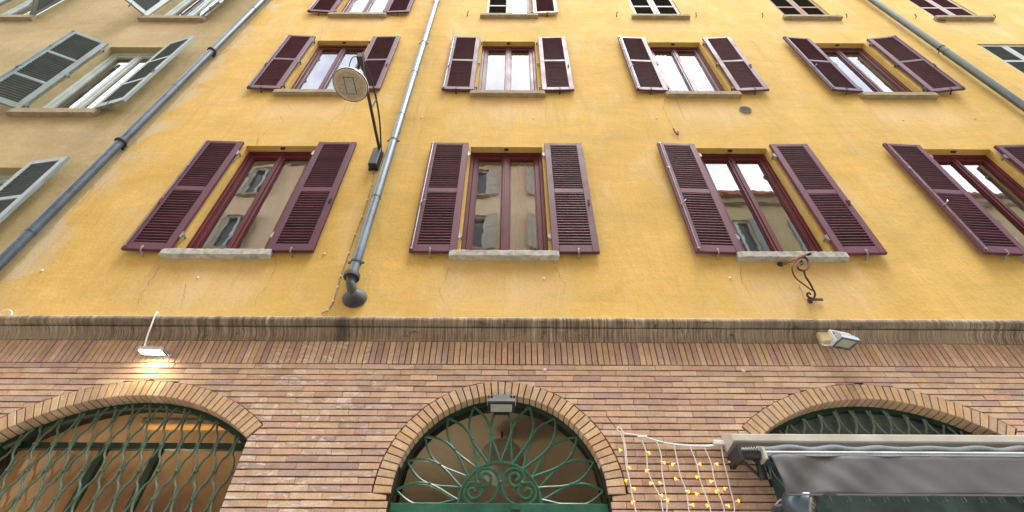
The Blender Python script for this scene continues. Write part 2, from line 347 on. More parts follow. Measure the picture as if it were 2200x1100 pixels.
# opposite buildings (they stand behind the photographer; the panes mirror them)
def opposite(label, x0, x1, h, cols, rows, mat, smat, cat='building'):
    root = empty('street_building', ((x0+x1)/2, -10, 0), label, cat); ox = (x0+x1)/2
    holes = [(c-.55-ox, c+.55-ox, z, z+2.1) for c in cols for z in rows]
    b = wall_grid(x0-ox, x1-ox, 0, h, holes, 0, -.25); b.build('wall', mat, root)
    b = MB(); b.box(x0-ox, x1-ox, -8, -.4, 0, h-.3); b.build('core', M['room'], root)
    r = MB(); r.box(x0-ox-.2, x1-ox+.2, -8.4, .45, h+.002, h+.16); r.build('roof', M['tile'], root)
    e = MB(); e.box(x0-ox, x1-ox, .01, .22, h-.32, h-.005); e.build('eaves_moulding', M['sillclean'], root)
    pane = MB().box(-.5, .5, -.2, -.19, 0, 2.1).mesh('pane', M['dkglass'])
    fb = MB(); fb.box(-.55,-.47,-.18,-.1,0,2.1); fb.box(.47,.55,-.18,-.1,0,2.1); fb.box(-.47,.47,-.18,-.1,2.02,2.1); fb.box(-.47,.47,-.18,-.1,0,.08); fb.box(-.05,.05,-.178,-.09,.08,2.02)
    frame = fb.mesh('window', M['paleframe'])
    sb = MB(); sb.box(0,.07,.03,.07,0,2.1); sb.box(.45,.52,.03,.07,0,2.1)
    for z in (0, .68, 1.36, 2.03): sb.box(.07,.45,.032,.068,z,z+.07)
    sb.box(.06,.46,.045,.055,.05,2.05); sh = sb.mesh('shutter', smat)
    sill = MB().box(-.7,.7,.001,.14,-.12,-.002).mesh('sill', M['sillclean'])
    for ci, c in enumerate(cols):
        for z in rows:
            wn = place('window', frame, root, (c-ox, 0, z)); place('pane', pane, wn); place('sill', sill, wn)
            a = rnd.choice((8, 30, 62)); place('shutter', sh, root, (c-ox+.57, 0, z), R(a)); place('shutter', sh, root, (c-ox-.57, .06, z), R(180-rnd.choice((5, 25))))
    return root
opposite('orange apartment block across the street behind the viewer, mirrored in the panes', -34, 4.4, 22.6, [-29.5+3.4*k+.6 for k in range(10)], [1.3, 5.2, 9.0, 12.8, 16.4, 19.9], M['orange'], M['oldgrey'])
opposite('lower ochre house across the street behind the viewer, mirrored in the right panes', 4.6, 34, 19.6, [6.4+3.3*k for k in range(8)], [1.3, 5.2, 9.0, 12.8, 16.2], M['ochre'], M['greygreen'])

# ------------------------------------------------------------------ the yellow building
YB = empty('yellow_building', (0, 0, 0), 'yellow plaster apartment building with maroon louvred shutters over a brick arcade', 'building')
COLS = [-3.39, -.09, 3.21, 6.51, 9.81]; HW = .525
ROWS = [(5.77, 8.02), (9.63, 11.83), (13.15, 15.35)]
holes = [(c-HW, c+HW, a, b) for c in COLS for a, b in ROWS]
SEAM = -5.58; X1 = 14.0; TOP = 17.4
plw = wall_grid(SEAM, X1, 4.56, TOP, holes, 0, .32).build('plaster_wall', M['yellow'], YB)
shell('rear_wall', YB, SEAM+.01, X1, .33, 7, TOP, M['room'])
b = MB(); b.box(SEAM-.0, X1, -.25, 7.1, TOP+.002, TOP+.2); b.build('roof', M['tile'], YB)
for z in (4.36, 8.75, 12.5): MB().box(SEAM+.22, X1-.22, .335, 6.79, z, z+.25).build('floor_slab', M['room'], YB)
for x in (-1.74, 1.56, 4.86, 8.16): MB().box(x-.06, x+.06, .336, 6.78, 4.62, TOP-.01).build('partition_wall', M['room'], YB)
MB().box(SEAM+.22, X1-.22, 2.8, 2.95, 4.62, TOP-.02).build('partition_wall', M['room'], YB)

def pts3(p, y): return [(a, y, c) for a, c in p]
CRACKS = [[(-3.975, 5.627), (-3.968, 5.42), (-3.973, 5.275), (-3.967, 5.097), (-3.91, 4.916)], [(-3.567, 5.29), (-3.495, 5.1), (-3.463, 4.931)], [(-2.763, 5.78), (-2.656, 5.552), (-2.663, 5.336), (-2.726, 5.105), (-2.706, 4.995)], [(-0.702, 5.565), (-0.758, 5.322), (-0.793, 5.193), (-0.735, 5.094), (-0.686, 4.972)], [(0.47, 5.672), (0.527, 5.437), (0.586, 5.305), (0.568, 5.177), (0.452, 5.151), (0.337, 5.15), (0.302, 4.979)], [(-3.744, 9.285), (-3.588, 9.08), (-3.323, 8.949), (-3.109, 8.821), (-2.872, 8.675), (-2.824, 8.53), (-2.862, 8.349)], [(-3.76, 8.461), (-3.804, 8.223), (-3.774, 8.053)], [(-3.704, 8.88), (-3.556, 8.626), (-3.557, 8.564)], [(-2.738, 9.318), (-2.725, 9.021), (-2.839, 8.802), (-2.85, 8.675)], [(0.537, 9.566), (0.557, 9.235), (0.519, 8.878), (0.545, 8.707)], [(2.579, 9.539), (2.463, 9.208), (2.471, 8.768), (2.482, 8.519), (2.52, 8.129)], [(2.732, 9.54), (2.739, 9.166), (2.724, 8.813)], [(2.6, 5.616), (2.534, 5.344), (2.575, 5.115)], [(-4.001, 12.477), (-3.888, 11.9), (-3.828, 11.832)], [(-2.854, 13.078), (-2.73, 12.645)], [(-3.852, 8.345), (-3.774, 8.052)], [(3.151, 5.322), (3.129, 5.194), (3.135, 5.045), (3.123, 4.926)], [(5.893, 9.622), (5.87, 9.382), (5.85, 8.973)]]
cb = None
for pl in CRACKS:
    b = MB(); fine = []
    for (xa, za), (xb, zb) in zip(pl, pl[1:]):
        n = max(2, int(math.hypot(xb-xa, zb-za)/.035))
        for k in range(n): fine.append((xa+(xb-xa)*k/n+rnd.uniform(-.012,.012), za+(zb-za)*k/n+rnd.uniform(-.006,.006)))
    fine.append(pl[-1]); m = len(fine); vs = []
    for k, (x, z) in enumerate(fine):
        wd = (.0010 + .0024*rnd.random())*(1-.6*k/m)*(1 + .25*(z > 7)); vs += [(x-wd, -.0015, z), (x+wd, -.0015, z)]
    b.add(vs, [(2*k, 2*k+1, 2*k+3, 2*k+2) for k in range(m-1)]); b.build('crack', M['crack'], plw)

# cornice: cove below, roll above
prof = [(.02,4.545),(-.012,4.545),(-.018,4.56),(-.022,4.585),(-.034,4.61),(-.056,4.632),(-.084,4.645),(-.086,4.652),(-.066,4.657),(-.068,4.666),(-.104,4.666),(-.124,4.676),(-.137,4.70),(-.138,4.728),(-.126,4.755),(-.108,4.768),(-.02,4.80),(.02,4.80)]
b = MB(); nx = 260; X0c = SEAM; xs = [X0c+(X1-X0c)*i/nx for i in range(nx+1)]
for x in xs:
    j = [rnd.uniform(-.0022,.0022) for _ in prof]
    b.v += [(x, p[0]+(j[k] if 0 < k < len(prof)-1 else 0), p[1]+j[k]*.6) for k, p in enumerate(prof)]
m = len(prof)
for i in range(nx):
    for k in range(m-1): b.f.append((i*m+k, (i+1)*m+k, (i+1)*m+k+1, i*m+k+1))
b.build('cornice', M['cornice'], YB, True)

# arches: centre x, springing data
class Arch:
    def __init__(s, cx, c, r0, r1, hw): s.cx, s.c, s.r0, s.r1, s.hw = cx, c, r0, r1, hw; s.A = math.asin(min(1, hw/r0)); s.zs = c+r0*math.cos(s.A); s.ze = c+r1*math.cos(s.A)
    def half(s, z):
        if s.hw >= s.r0-1e-6:
            if z <= s.c: return s.hw
        else:
            if z <= s.zs: return s.hw
            if z <= s.ze: return s.hw+(s.r1*math.sin(s.A)-s.hw)*(z-s.zs)/(s.ze-s.zs)
        d = s.r1**2-(z-s.c)**2
        return math.sqrt(d) if d > 0 else None
    def top(s, x, r):
        d = r*r-(x-s.cx)**2; return s.c+math.sqrt(max(d, 0))
ARCHES = [Arch(-3.34, 2.22, 1.72, 1.87, 1.09), Arch(-.09, 3.10, .86, 1.0, .86), Arch(3.19, 2.22, 1.72, 1.87, 1.09)]
# mortar backing with the arch openings
b = MB(); BX0, BX1 = SEAM, X1
def strip(x0, x1, za0, za1):
    b.add([(x0,.020,za0),(x1,.020,za1),(x1,.020,4.55),(x0,.020,4.55)], [(0,1,2,3)])
x = BX0
for a in ARCHES:
    strip(x, a.cx-a.hw, 0, 0); n = 40
    q = [a.cx-a.hw+2*a.hw*i/n for i in range(n+1)]; tz = [a.top(v, a.r0+.014) if a.r0 > a.hw+.01 or True else 0 for v in q]
    if a.hw >= a.r0-1e-6: tz[0] = tz[-1] = a.c
    for i in range(n):
        strip(q[i], q[i+1], tz[i], tz[i+1]); b.add([(q[i],.020,tz[i]),(q[i+1],.020,tz[i+1]),(q[i+1],.34,tz[i+1]),(q[i],.34,tz[i])], [(0,1,2,3)])
    for sx, zt in ((a.cx-a.hw-.006, tz[0]), (a.cx+a.hw+.006, tz[-1])): b.add([(sx,.020,0),(sx,.34,0),(sx,.34,zt),(sx,.020,zt)], [(0,1,2,3)])
    x = a.cx+a.hw
strip(x, BX1, 0, 0)
BW = b.build('brick_wall', M['mortar'], YB)

# voussoirs
for a in ARCHES:
    A = a.A if a.hw < a.r0-1e-6 else math.pi/2
    n = int(round(2*A*a.r1/.0665)); g = .0095
    for k in range(n):
        q0, q1 = -A+2*A*k/n, -A+2*A*(k+1)/n; d0, d1 = g/2/a.r0, g/2/a.r1; jr = rnd.uniform(-.003,.003)
        P = [(a.cx+r*math.sin(q), a.c+r*math.cos(q)) for r, q in ((a.r0,q0+d0),(a.r0,q1-d0),(a.r1+jr,q1-d1),(a.r1+jr,q0+d1))]
        c = (sum(p[0] for p in P)/4, sum(p[1] for p in P)/4); P = [(p[0]-c[0], p[1]-c[1]) for p in P]
        MB().prism(P, -.004+rnd.uniform(-.002,.002), .132, .004).build('voussoir', M['voussoir'], BW, loc=(c[0], 0, c[1]))

# soldier course and running courses
ZS0, ZS1, PITCH, LEN = 4.288, 4.546, .0590, .2535
sm = [MB().prism([(-.0248+rnd.uniform(-.001,.001),-.1275),(.0248+rnd.uniform(-.001,.001),-.1275),(.0248+rnd.uniform(-.001,.001),.1275),(-.0248+rnd.uniform(-.001,.001),.1275)], 0, .05, .003).mesh('soldier_brick', M['brick']) for _ in range(4)]
x = -5.5; sol = MB()
while x < 13.8:
    y = rnd.uniform(-.004,.002)
    if -5.5 < x < 5.6: place('soldier_brick', rnd.choice(sm), BW, (x, y, (ZS0+.003+ZS1)/2))
    else: sol.prism([(x-.0255,ZS0+.003),(x+.0255,ZS0+.003),(x+.0255,ZS1),(x-.0255,ZS1)], y, .05, .003)
    x += .0578
sb_ = sol.build('soldier_brick', M['brick_i'], BW); stuff(sb_)
fm = [MB().prism([(-LEN/2+.0012+rnd.uniform(-.001,.001),-.0239+rnd.uniform(-.0012,.0012)),(LEN/2-.0012,-.0239+rnd.uniform(-.0012,.0012)),(LEN/2-.0012,.0239+rnd.uniform(-.0012,.0012)),(-LEN/2+.0012,.0239)], 0, .05, .003).mesh('brick', M['brick']) for _ in range(6)]
cand = []; k = 0; off = 0
while True:
    z1 = ZS0-.006-k*PITCH; z0 = z1-.0478
    if z0 < .13: break
    off = (off+rnd.choice((.10, .125, .15)) ) % LEN; zz = [z0+(z1-z0)*i/3 for i in range(4)]
    segs = []; lo = [SEAM+.004]*4; dl = False
    for a in ARCHES:
        hh = [a.half(z) for z in zz]
        if all(h is None for h in hh): continue
        hh = [0 if h is None else h+.012 for h in hh]
        segs.append((lo, [a.cx-h for h in hh], dl, True)); lo = [a.cx+h for h in hh]; dl = True
    segs.append((lo, [9.0]*4, dl, False))
    for l, r, dl, dr in segs:
        x = SEAM+off-LEN*3
        while x < max(r):
            xa, xb = x+.0012, x+LEN-.0012; x += LEN
            L_ = [max(xa, q) for q in l]; R_ = [min(xb, q) for q in r]
            if max(r_-l_ for l_, r_ in zip(L_, R_)) < .02: continue
            full = all(q == xa for q in L_) and all(q == xb for q in R_)
            if full: cand.append(((xa+xb)/2, (z0+z1)/2, None, False)); continue
            pr = [(l_, min(l_, r_) if False else r_, z) for l_, r_, z in zip(L_, R_, zz) if r_-l_ > .001]
            if len(pr) < 2: continue
            P = [(q[1], q[2]) for q in pr][::-1]; P = [(q[0], q[2]) for q in pr[::-1]][::-1]
            poly = [(pr[0][0], pr[0][2]), (pr[0][1], pr[0][2])] + [(q[1], q[2]) for q in pr[1:]] + [(q[0], q[2]) for q in reversed(pr[1:])]
            cl = []
            for q in poly:
                if not cl or math.hypot(q[0]-cl[-1][0], q[1]-cl[-1][1]) > 1e-5: cl.append(q)
            if all(q == pr[0][0] for q in [p_[0] for p_ in pr]) and all(p_[1] == pr[0][1] for p_ in pr) and len(pr) == 4:
                cl = [(pr[0][0], z0), (pr[0][1], z0), (pr[0][1], z1), (pr[0][0], z1)]
            cand.append((sum(p[0] for p in cl)/len(cl), (z0+z1)/2, cl, True))
    k += 1
def inframe(x, z):
    d = (4.15+z-1.6)*.7071; u = x/d; v = (z-1.6-4.15)*.7071/d; return abs(u) < 1.03 and -.52 < v < .51
ids = sorted([i for i, c in enumerate(cand) if inframe(c[0], c[1])], key=lambda i: (cand[i][0]**2*.2+(cand[i][1]-1.6)**2))[:298]; ids = set(ids)
jn = MB()
for i, (cx, cz, poly, deep) in enumerate(cand):
    y = rnd.uniform(-.004,.003); dp = .125 if deep else .05
    if i in ids:
        if poly is None: place('brick', rnd.choice(fm), BW, (cx, y, cz))
        else: MB().prism([(p[0]-cx, p[1]-cz) for p in poly], 0, dp, .003).build('brick', M['brick'], BW, loc=(cx, y, cz))
    else:
        jz = rnd.uniform(-.001,.001)
        P = poly or [(cx-LEN/2+.0012, cz-.0239+jz), (cx+LEN/2-.0012, cz-.0239+jz), (cx+LEN/2-.0012, cz+.0239+jz), (cx-LEN/2+.0012, cz+.0239+jz)]
        jn.prism(P, y, y+dp, .003)
stuff(jn.build('brick', M['brick_i'], BW))

# ground-floor rooms behind the arches
for i, (x0, x1, mt) in enumerate(((SEAM+.25, -1.6, 'roomwarm'), (-1.5, 1.4, 'hall'), (1.5, 6.0, 'room'))):
    b = MB(); b.box(x0, x1, .36, 4.0, 4.2, 4.26); b.box(x0, x1, 4.0, 4.1, .01, 4.3); b.box(x0, x0+.05, .36, 4.0, .01, 4.2); b.box(x1-.05, x1, .36, 4.0, .01, 4.2); b.build('ground_floor_room', M[mt], YB)

# ------------------------------------------------------------------ windows
def window_meshes(w_, h_, mat, fr=.05, st=.062, mid=.05):
    o = {}; hw = w_/2
    b = MB()
    for s in (-1, 1):
        x0, x1 = sorted((s*hw, s*(hw-fr))); b.cbox(x0, x1, .095, .17, 0, h_, .006)
    b.cbox(-hw+fr, hw-fr, .0955, .17, h_-fr-.02, h_, .006); b.cbox(-hw+fr, hw-fr, .0955, .17, 0, .03, .005); o['window'] = b.mesh('window', mat)
    iw = hw-fr-.001; zt = h_-fr-.021; zb = .031; b = MB()
    b.cbox(-iw, -iw+st, .112, .168, zb, zt, .005); b.cbox(-mid-.002, -.0015, .108, .168, zb, zt, .006)
    b.cbox(-iw+st, -mid-.002, .1125, .168, zt-.075, zt, .005); b.cbox(-iw+st, -mid-.002, .1125, .168, zb, zb+.085, .005)
    i = .016; x0, x1, z0, z1 = -iw+st, -mid-.002, zb+.085, zt-.075      # glazing bead, one step back
    b.box(x0, x0+i, .128, .166, z0, z1); b.box(x1-i, x1, .128, .166, z0, z1); b.box(x0+i, x1-i, .1285, .166, z0, z0+i); b.box(x0+i, x1-i, .1285, .166, z1-i, z1)
    o['sash'] = b.mesh('sash', mat)
    b2 = MB(); b2.v = [(-p[0], p[1], p[2]) for p in b.v]; b2.f = b.f; b2.box(-.014, .014, .098, .1075, zb+.02, zt-.01); o['sash2'] = b2.mesh('sash', mat)
    o['pane_box'] = (x0+i-.002, x1-i+.002, z0+i-.002, z1-i+.002); return o
def pane_mesh(o, g, s): x0, x1, z0, z1 = o['pane_box']; x0, x1 = sorted((s*x0, s*x1)); return MB().add([(x0,.142,z0),(x1,.142,z0),(x1,.142,z1),(x0,.142,z1)], [(0,1,2,3)]).mesh('pane', g)
def sill_mesh(hw, th, out, mat, rough, yin=.09):
    b = MB(); n = 36; ring = [(-out,-th),(-out,-.012),(-out+.01,0),(yin,.006),(yin,-th)]
    for i in range(n+1):
        x = -hw+2*hw*i/n; e = (.012 if i in (0, n) else 0)
        for k, (y, z) in enumerate(ring):
            j = (rnd.uniform(-rough, rough), rnd.uniform(-rough, rough)) if k < 3 else (0, 0)
            b.v.append((x + (rnd.uniform(-rough, rough) if 0 < i < n else 0), y+j[0]+(e if k < 3 else 0), z+j[1]*.8))
    m = len(ring)
    for i in range(n):
        for k in range(m): b.f.append((i*m+k, (i+1)*m+k, (i+1)*m+(k+1) % m, i*m+(k+1) % m))
    b.f.append(tuple(range(m))); b.f.append(tuple(n*m+k for k in reversed(range(m)))); return b.mesh('sill', mat)
def curtain_mesh(x0, x1, z0, z1, y, mat, amp=.02, waves=9):
    b = MB(); n = 48
    for i in range(n+1):
        x = x0+(x1-x0)*i/n
        for z, q in ((z0, 1), ((z0+z1)/2, .8), (z1, .5)): b.v.append((x, y+amp*q*math.sin(2*math.pi*waves*i/n+z), z))
    for i in range(n):
        for k in range(2): b.f.append((i*3+k, (i+1)*3+k, (i+1)*3+k+1, i*3+k+1))
    return b.mesh('curtain', mat)

def shutter_mesh(w_, h_, rails, mat, stile=.082, t=.042):
    b = MB(); b.cbox(0, stile, -t, 0, 0, h_, .004); b.cbox(w_-stile, w_, -t, 0, 0, h_, .004)
    for z0, z1 in rails: b.cbox(stile, w_-stile, -t+.0025, -.0015, z0, z1, .003)
    return b
def mirror(b): q = MB(); q.v = [(-p[0], p[1], p[2]) for p in b.v]; q.f = [tuple(reversed(f)) for f in b.f]; return q
def slat_box(b, x0, x1, zc, tilt=20, d=.042, th=.0085, t=.042):
    m = Matrix.Translation((0, -t/2, zc)) @ Matrix.Rotation(R(-tilt), 4, 'X'); P = [(-d/2, -th*.30), (-d/2, th*.30), (-d/2+.005, th/2), (d/2, th*.4), (d/2, -th*.4), (-d/2+.005, -th/2)]
    return b.add([m @ Vector((x, y, z)) for x in (x0, x1) for y, z in P], [(k, (k+1) % 6, 6+(k+1) % 6, 6+k) for k in range(6)] + [tuple(range(6)), tuple(range(11, 5, -1))])

def make_shutter_kit(w_, h_, rails, mat, smat, single, per, stile=.082, tilt=20):
    kit = {'w': w_, 'h': h_}
    f = shutter_mesh(w_, h_, rails, mat, stile); kit['R'] = f.mesh('shutter', mat); kit['L'] = mirror(f).mesh('shutter', mat)
    zsl = []
    for (a, b0), (c, d) in zip(rails, rails[1:]):
        n = max(3, int(round((c-b0)/per))); zsl += [b0+(c-b0)*(i+.5)/n for i in range(n)]
    kit['z'] = zsl
    if single:
        kit['slat'] = slat_box(MB(), -(w_-2*stile)/2-.004, (w_-2*stile)/2+.004, 0, tilt).mesh('slat', smat)
    else:
        b = MB()
        for z in zsl: slat_box(b, stile-.004, w_-stile+.004, z, tilt)
        kit['sR'] = b.mesh('slats', smat); kit['sL'] = mirror(b).mesh('slats', smat)
    return kit
rodmb = MB().tube([(0,-.052,.03),(0,-.052,1)], .006, 6)
def add_shutter(root, kit, side, hx, z0, ang, y=-.028, hinges=2, hw_mat='steel', rod=True, tiny='iron', open_=True):
    s = 1 if side == 'R' else -1; w_, h_ = kit['w'], kit['h']
    sh = place('shutter', kit[side], root, (hx, y, z0), -s*R(ang))
    if 'slat' in kit:
        for z in kit['z']: place('slat', kit['slat'], sh, (s*w_/2, 0, z))
    else: stuff(place('slats', kit['s'+side], sh))
    if not open_: return sh
    for k in range(hinges):
        z = h_*((.12, .88) if hinges == 2 else (.06, .48, .9))[k]
        key = ('hinge', s, hw_mat)
        if key not in HW_: b = MB(); b.box(*sorted((-s*.035, s*.004)), -.03, -.018, -.035, .035); b.tube([(-s*.012,-.028,-.05),(-s*.012,-.028,.05)], .009, 6); b.box(*sorted((-s*.045, -s*.03)), -.026, .04, -.012, .012); HW_[key] = b.mesh('hinge', M[hw_mat])
        place('hinge', HW_[key], sh, (0, 0, z))
    if rod:
        b = MB(); x = s*(w_-.03)
        b.tube([(x,-.052,.02),(x,-.052,h_-.0)], .0065, 6)
        for q in (.02, .37, .72, .985): b.box(x-.015, x+.015, -.058, -.042, q*h_-.012, q*h_+.012)
        b.tube([(x,-.055,.37*h_),(x-s*.03,-.085,.38*h_),(x-s*.055,-.08,.395*h_)], .008, 6); b.build('bolt_rod', M['steel' if hw_mat == 'steel' else 'zinc'], sh)
    else:
        x = s*(w_-.035); b = MB(); b.box(x-.012, x+.012, -.055, -.041, .38*h_, .42*h_); b.tube([(x,-.05,.41*h_),(x,-.075,.40*h_),(x,-.072,.385*h_)], .007, 6); b.build('latch', M[tiny], sh)
    x = s*w_*.55; b = MB(); b.tube([(x,-.02,-.03),(x,-.055,-.035),(x,-.062,.0),(x,-.058,.035)], [.008,.008,.008,.011], 6); b.tube([(x,.03,-.05),(x,-.02,-.03)], .012, 6); b.build('holdback', M[hw_mat], sh)
    return sh
HW_ = {}
H2, H3 = 2.25, 2.20
W2 = window_meshes(2*HW-.002, H2, M['frame']); W3 = window_meshes(2*HW-.002, H3, M['frameup']); W4 = window_meshes(2*HW-.002, H3, M['oldgrey'])
S2 = [sill_mesh(.63, .092, .085, M['stone'], .004) for _ in range(3)]; S3 = [sill_mesh(.63, .11, .085, M['sillclean'], .003) for _ in range(2)]
cur_w = curtain_mesh(-.46, .46, .04, 2.12, .34, M['curtain']); cur_b = curtain_mesh(-.46, .46, .04, 2.15, .34, M['beigecurtain'])
cur_side = curtain_mesh(.08, .46, .04, 2.12, .24, M['curtain'], .03, 5)
def add_window(root, W, cx, z0, sill, g, cur=None):
    wn = place('window', W['window'], root, (cx, 0, z0)); place('sash', W['sash'], wn); place('sash', W['sash2'], wn)
    for s in (1, -1): place('pane', pane_mesh(W, g, s), wn)
    place('sill', sill, wn)
    if cur: place('curtain', cur, wn)
    return wn
RAIL2 = [(0, .115), (1.10, 1.19), (2.215, 2.27)]
K2 = make_shutter_kit(.545, 2.27, RAIL2, M['maroon'], M['maroon_slat'], True, .0495)
K2j = make_shutter_kit(.545, 2.27, RAIL2, M['maroon'], M['maroon_slat'], False, .0495)
RAIL3 = [(0, .09), (1.10, 1.17), (2.165, 2.22)]
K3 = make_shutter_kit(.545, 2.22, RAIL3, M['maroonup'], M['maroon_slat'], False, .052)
for i, c in enumerate(COLS):
    add_window(YB, W2, c, 5.77, S2[i % 3], M['glass'], (None, cur_side, None, None, None)[i])
    kk = K2 if i < 4 else K2j
    add_shutter(YB, kk, 'L', c-.552, 5.757, (2, 0, 2, 3, 3)[i]); add_shutter(YB, K2j if i == 3 else kk, 'R', c+.556, 5.757, (0, 0, 1, 2, 3)[i], rod=False)
for i, c in enumerate(COLS[:4]):
    add_window(YB, W3, c, 9.63, S3[i % 2], M['glassup'], (None, None, cur_w, cur_side)[i])
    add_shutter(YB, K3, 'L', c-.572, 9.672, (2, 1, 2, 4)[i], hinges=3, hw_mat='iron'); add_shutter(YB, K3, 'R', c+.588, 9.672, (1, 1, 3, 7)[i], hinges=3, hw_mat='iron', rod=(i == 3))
# closed leaves
def closed_kit(w_, h_, mat, smat, rails): return make_shutter_kit(w_, h_, rails, mat, smat, False, .055, .07)
RC = [(0, .09), (.70, .77), (1.42, 1.49), (2.12, 2.19)]
KC = {k: closed_kit(.519, 2.19, M[a], M[s], RC) for k, a, s in (('grey', 'oldgrey', 'blackslat'), ('brown', 'oldbrown', 'blackslat'), ('lilac', 'lilac', 'maroon_slat'), ('blue', 'bluegrey', 'zincgreen'))}
def close_leaf(kit, side, cx, z0):
    add_shutter(YB, kit, 'L' if side == 'R' else 'R', cx+(.523 if side == 'R' else -.523), z0, 0, y=.06, open_=False)
add_window(YB, W3, COLS[4], 9.63, S3[0], M['glassup']); close_leaf(KC['blue'], 'L', COLS[4], 9.635); close_leaf(KC['blue'], 'R', COLS[4], 9.635)
for i, c in enumerate(COLS): add_window(YB, W3 if i == 0 else W4, c, 13.15, S3[i % 2], M['glassup'], cur_w if i == 1 else None)
K4 = make_shutter_kit(.545, 2.22, RAIL3, M['maroon'], M['maroon_slat'], False, .055)
K4g = make_shutter_kit(.545, 2.22, RAIL3, M['oldgrey'], M['maroon_slat'], False, .055)
add_shutter(YB, K4, 'L', COLS[0]-.56, 13.19, 3, hinges=3, hw_mat='iron'); add_shutter(YB, K4, 'R', COLS[0]+.57, 13.19, 2, hinges=3, hw_mat='iron', rod=False)
close_leaf(KC['grey'], 'L', COLS[1], 13.155); add_shutter(YB, K4g, 'R', COLS[1]+.53, 13.19, 2, hinges=3, hw_mat='iron', rod=False)
for i, k in ((2, 'grey'), (3, 'brown'), (4, 'lilac')): close_leaf(KC[k], 'L', COLS[i], 13.155); close_leaf(KC[k], 'R', COLS[i], 13.155)
# iron shutter hooks left on the wall of the top row
hk = MB().tube([(0,.01,-.05),(0,-.04,-.05),(0,-.05,.03),(.03,-.055,.05)], .009, 6).mesh('wall_hook', M['rust'])
for x in (-1.02, 2.30, 4.07, 5.55, 7.42, 8.96, 10.72): place('wall_hook', hk, YB, (x*.985, 0, 13.24))
# small fixings
cap = MB().lathe([(.017,0),(.017,.006),(.012,.013),(.003,.016)], m=Matrix.Rotation(R(90), 4, 'X'), n=14).mesh('screw_cap', M['white'])
for x, z in [(-5.259, 5.477), (-3.473, 5.383), (0.352, 5.395), (2.42, 5.416), (-1.445, 8.845), (0.329, 8.833), (2.285, 8.866), (6.2, 8.847), (7.373, 8.901), (-2.174, 5.765), (0.313, 4.229), (2.191, 4.229)]: place('screw_cap', cap, YB, (x, 0, z))
for x, z, r in ((3.78, 9.13, .10), (9.28, 13.05, .12)):
    v = MB().lathe([(r,0),(r,.02),(r*.86,.028),(r*.84,.012),(.01,.01)], m=Matrix.Translation((x, .001, z)) @ Matrix.Rotation(R(90), 4, 'X'), n=28).build('air_vent', M['sillclean'], YB, True)
    b = MB()
    for k in range(-5, 6):
        q = r*.84*math.sqrt(max(0, 1-(k/5.6)**2)); b.box(x-q, x+q, -.026, -.016, z+k*r*.15-.003, z+k*r*.15+.003)
    b.build('grille', M['lead'], v)
lk = MB(); lk.box(-.03,.03,.02,.05,-.02,.008)
lint = lk.mesh('lintel_stop', M['iron'])
for c in COLS:
    for a, t_ in ROWS: place('lintel_stop', lint, YB, (c, 0, t_-.009))
MB().tube(smooth_path(pts3([(2.47,8.50),(2.475,8.40),(2.50,8.33),(2.52,8.42)][::-1], -.03), 4), .011, 6).build('wall_hook', M['rust'], YB)

# ------------------------------------------------------------------ arched openings
def arch_line(a, r, n=40, z0=None):
    A = math.asin(min(1, a.hw/a.r0)) if a.hw < a.r0-1e-6 else math.pi/2
    return [(a.cx+r*math.sin(-A+2*A*i/n), a.c+r*math.cos(-A+2*A*i/n)) for i in range(n+1)]
def arched_frame(a, y0, y1, th, mat, name, zb):
    b = MB(); o = arch_line(a, a.r0+.02); i_ = arch_line(a, a.r0-th)
    o = [(a.cx-a.hw-.004, zb)] + o + [(a.cx+a.hw+.004, zb)]; i_ = [(a.cx-a.hw+th, zb)] + i_ + [(a.cx+a.hw-th, zb)]
    n = len(o); vs = []
    for p, q in zip(o, i_): vs += [(p[0], y0, p[1]), (q[0], y0, q[1]), (q[0], y1, q[1]), (p[0], y1, p[1])]
    b.add(vs, [(4*k+j, 4*k+(j+1) % 4, 4*k+4+(j+1) % 4, 4*k+4+j) for k in range(n-1) for j in range(4)]); return b
def arched_pane(a, y, th, mat, parent, zb, x0=None, x1=None):
    P = [p for p in arch_line(a, a.r0-th+.005)]; P = [(a.cx-a.hw+th, zb)] + P + [(a.cx+a.hw-th, zb)]
    n = len(P); return MB().add([(p[0], y, p[1]) for p in P], [tuple(range(n))]).build('pane', mat, parent)
def wavy_grille(parent, a, y, s, hgt, mat, zmin, xn0, zref):
    n0, n1 = int((a.cx-a.hw-xn0)/(s/2))-1, int((a.cx+a.hw-xn0)/(s/2))+1
    col = MB().box(-.017, .017, -.014, .014, -.009, .009).mesh('collar', mat)
    for i in range(n0, n1):
        xb = xn0+s/4+i*s/2; pts = []; z = zmin; sg = -1 if i % 2 == 0 else 1
        if abs(xb-a.cx) > a.hw-.03: continue
        while z < 4.2:
            cw = math.cos(math.pi*(z-zref)/hgt); x = xb+(s/4-.009)*sg*math.copysign(abs(cw)**.62, cw); x = max(a.cx-a.hw+.02, min(a.cx+a.hw-.02, x))
            if z > a.top(x, a.r0-.03): break
            pts.append((x, y+.003*sg, z)); z += hgt/16
        if len(pts) > 2: MB().tube(pts, .0095, 6).build('grille_bar', mat, parent, True)
    j = int((zmin-zref)/hgt)
    while zref+j*hgt < 4.1:
        for k in range(-25, 26):
            x = xn0+k*s+(s/2 if j % 2 else 0); z = zref+j*hgt
            if abs(x-a.cx) < a.hw-.05 and z < a.top(x, a.r0-.06): place('collar', col, parent, (x, y, z))
        j += 1
a1, a2, a3 = ARCHES
aw = arched_frame(a1, .135, .175, .045, M['greendark'], 'arched_window', .3).build('arched_window', M['greendark'], YB)
b = MB(); b.box(a1.cx-a1.hw+.04, a1.cx+a1.hw-.04, .215, .26, 3.545, 3.60); b.build('transom_bar', M['greendark'], aw)
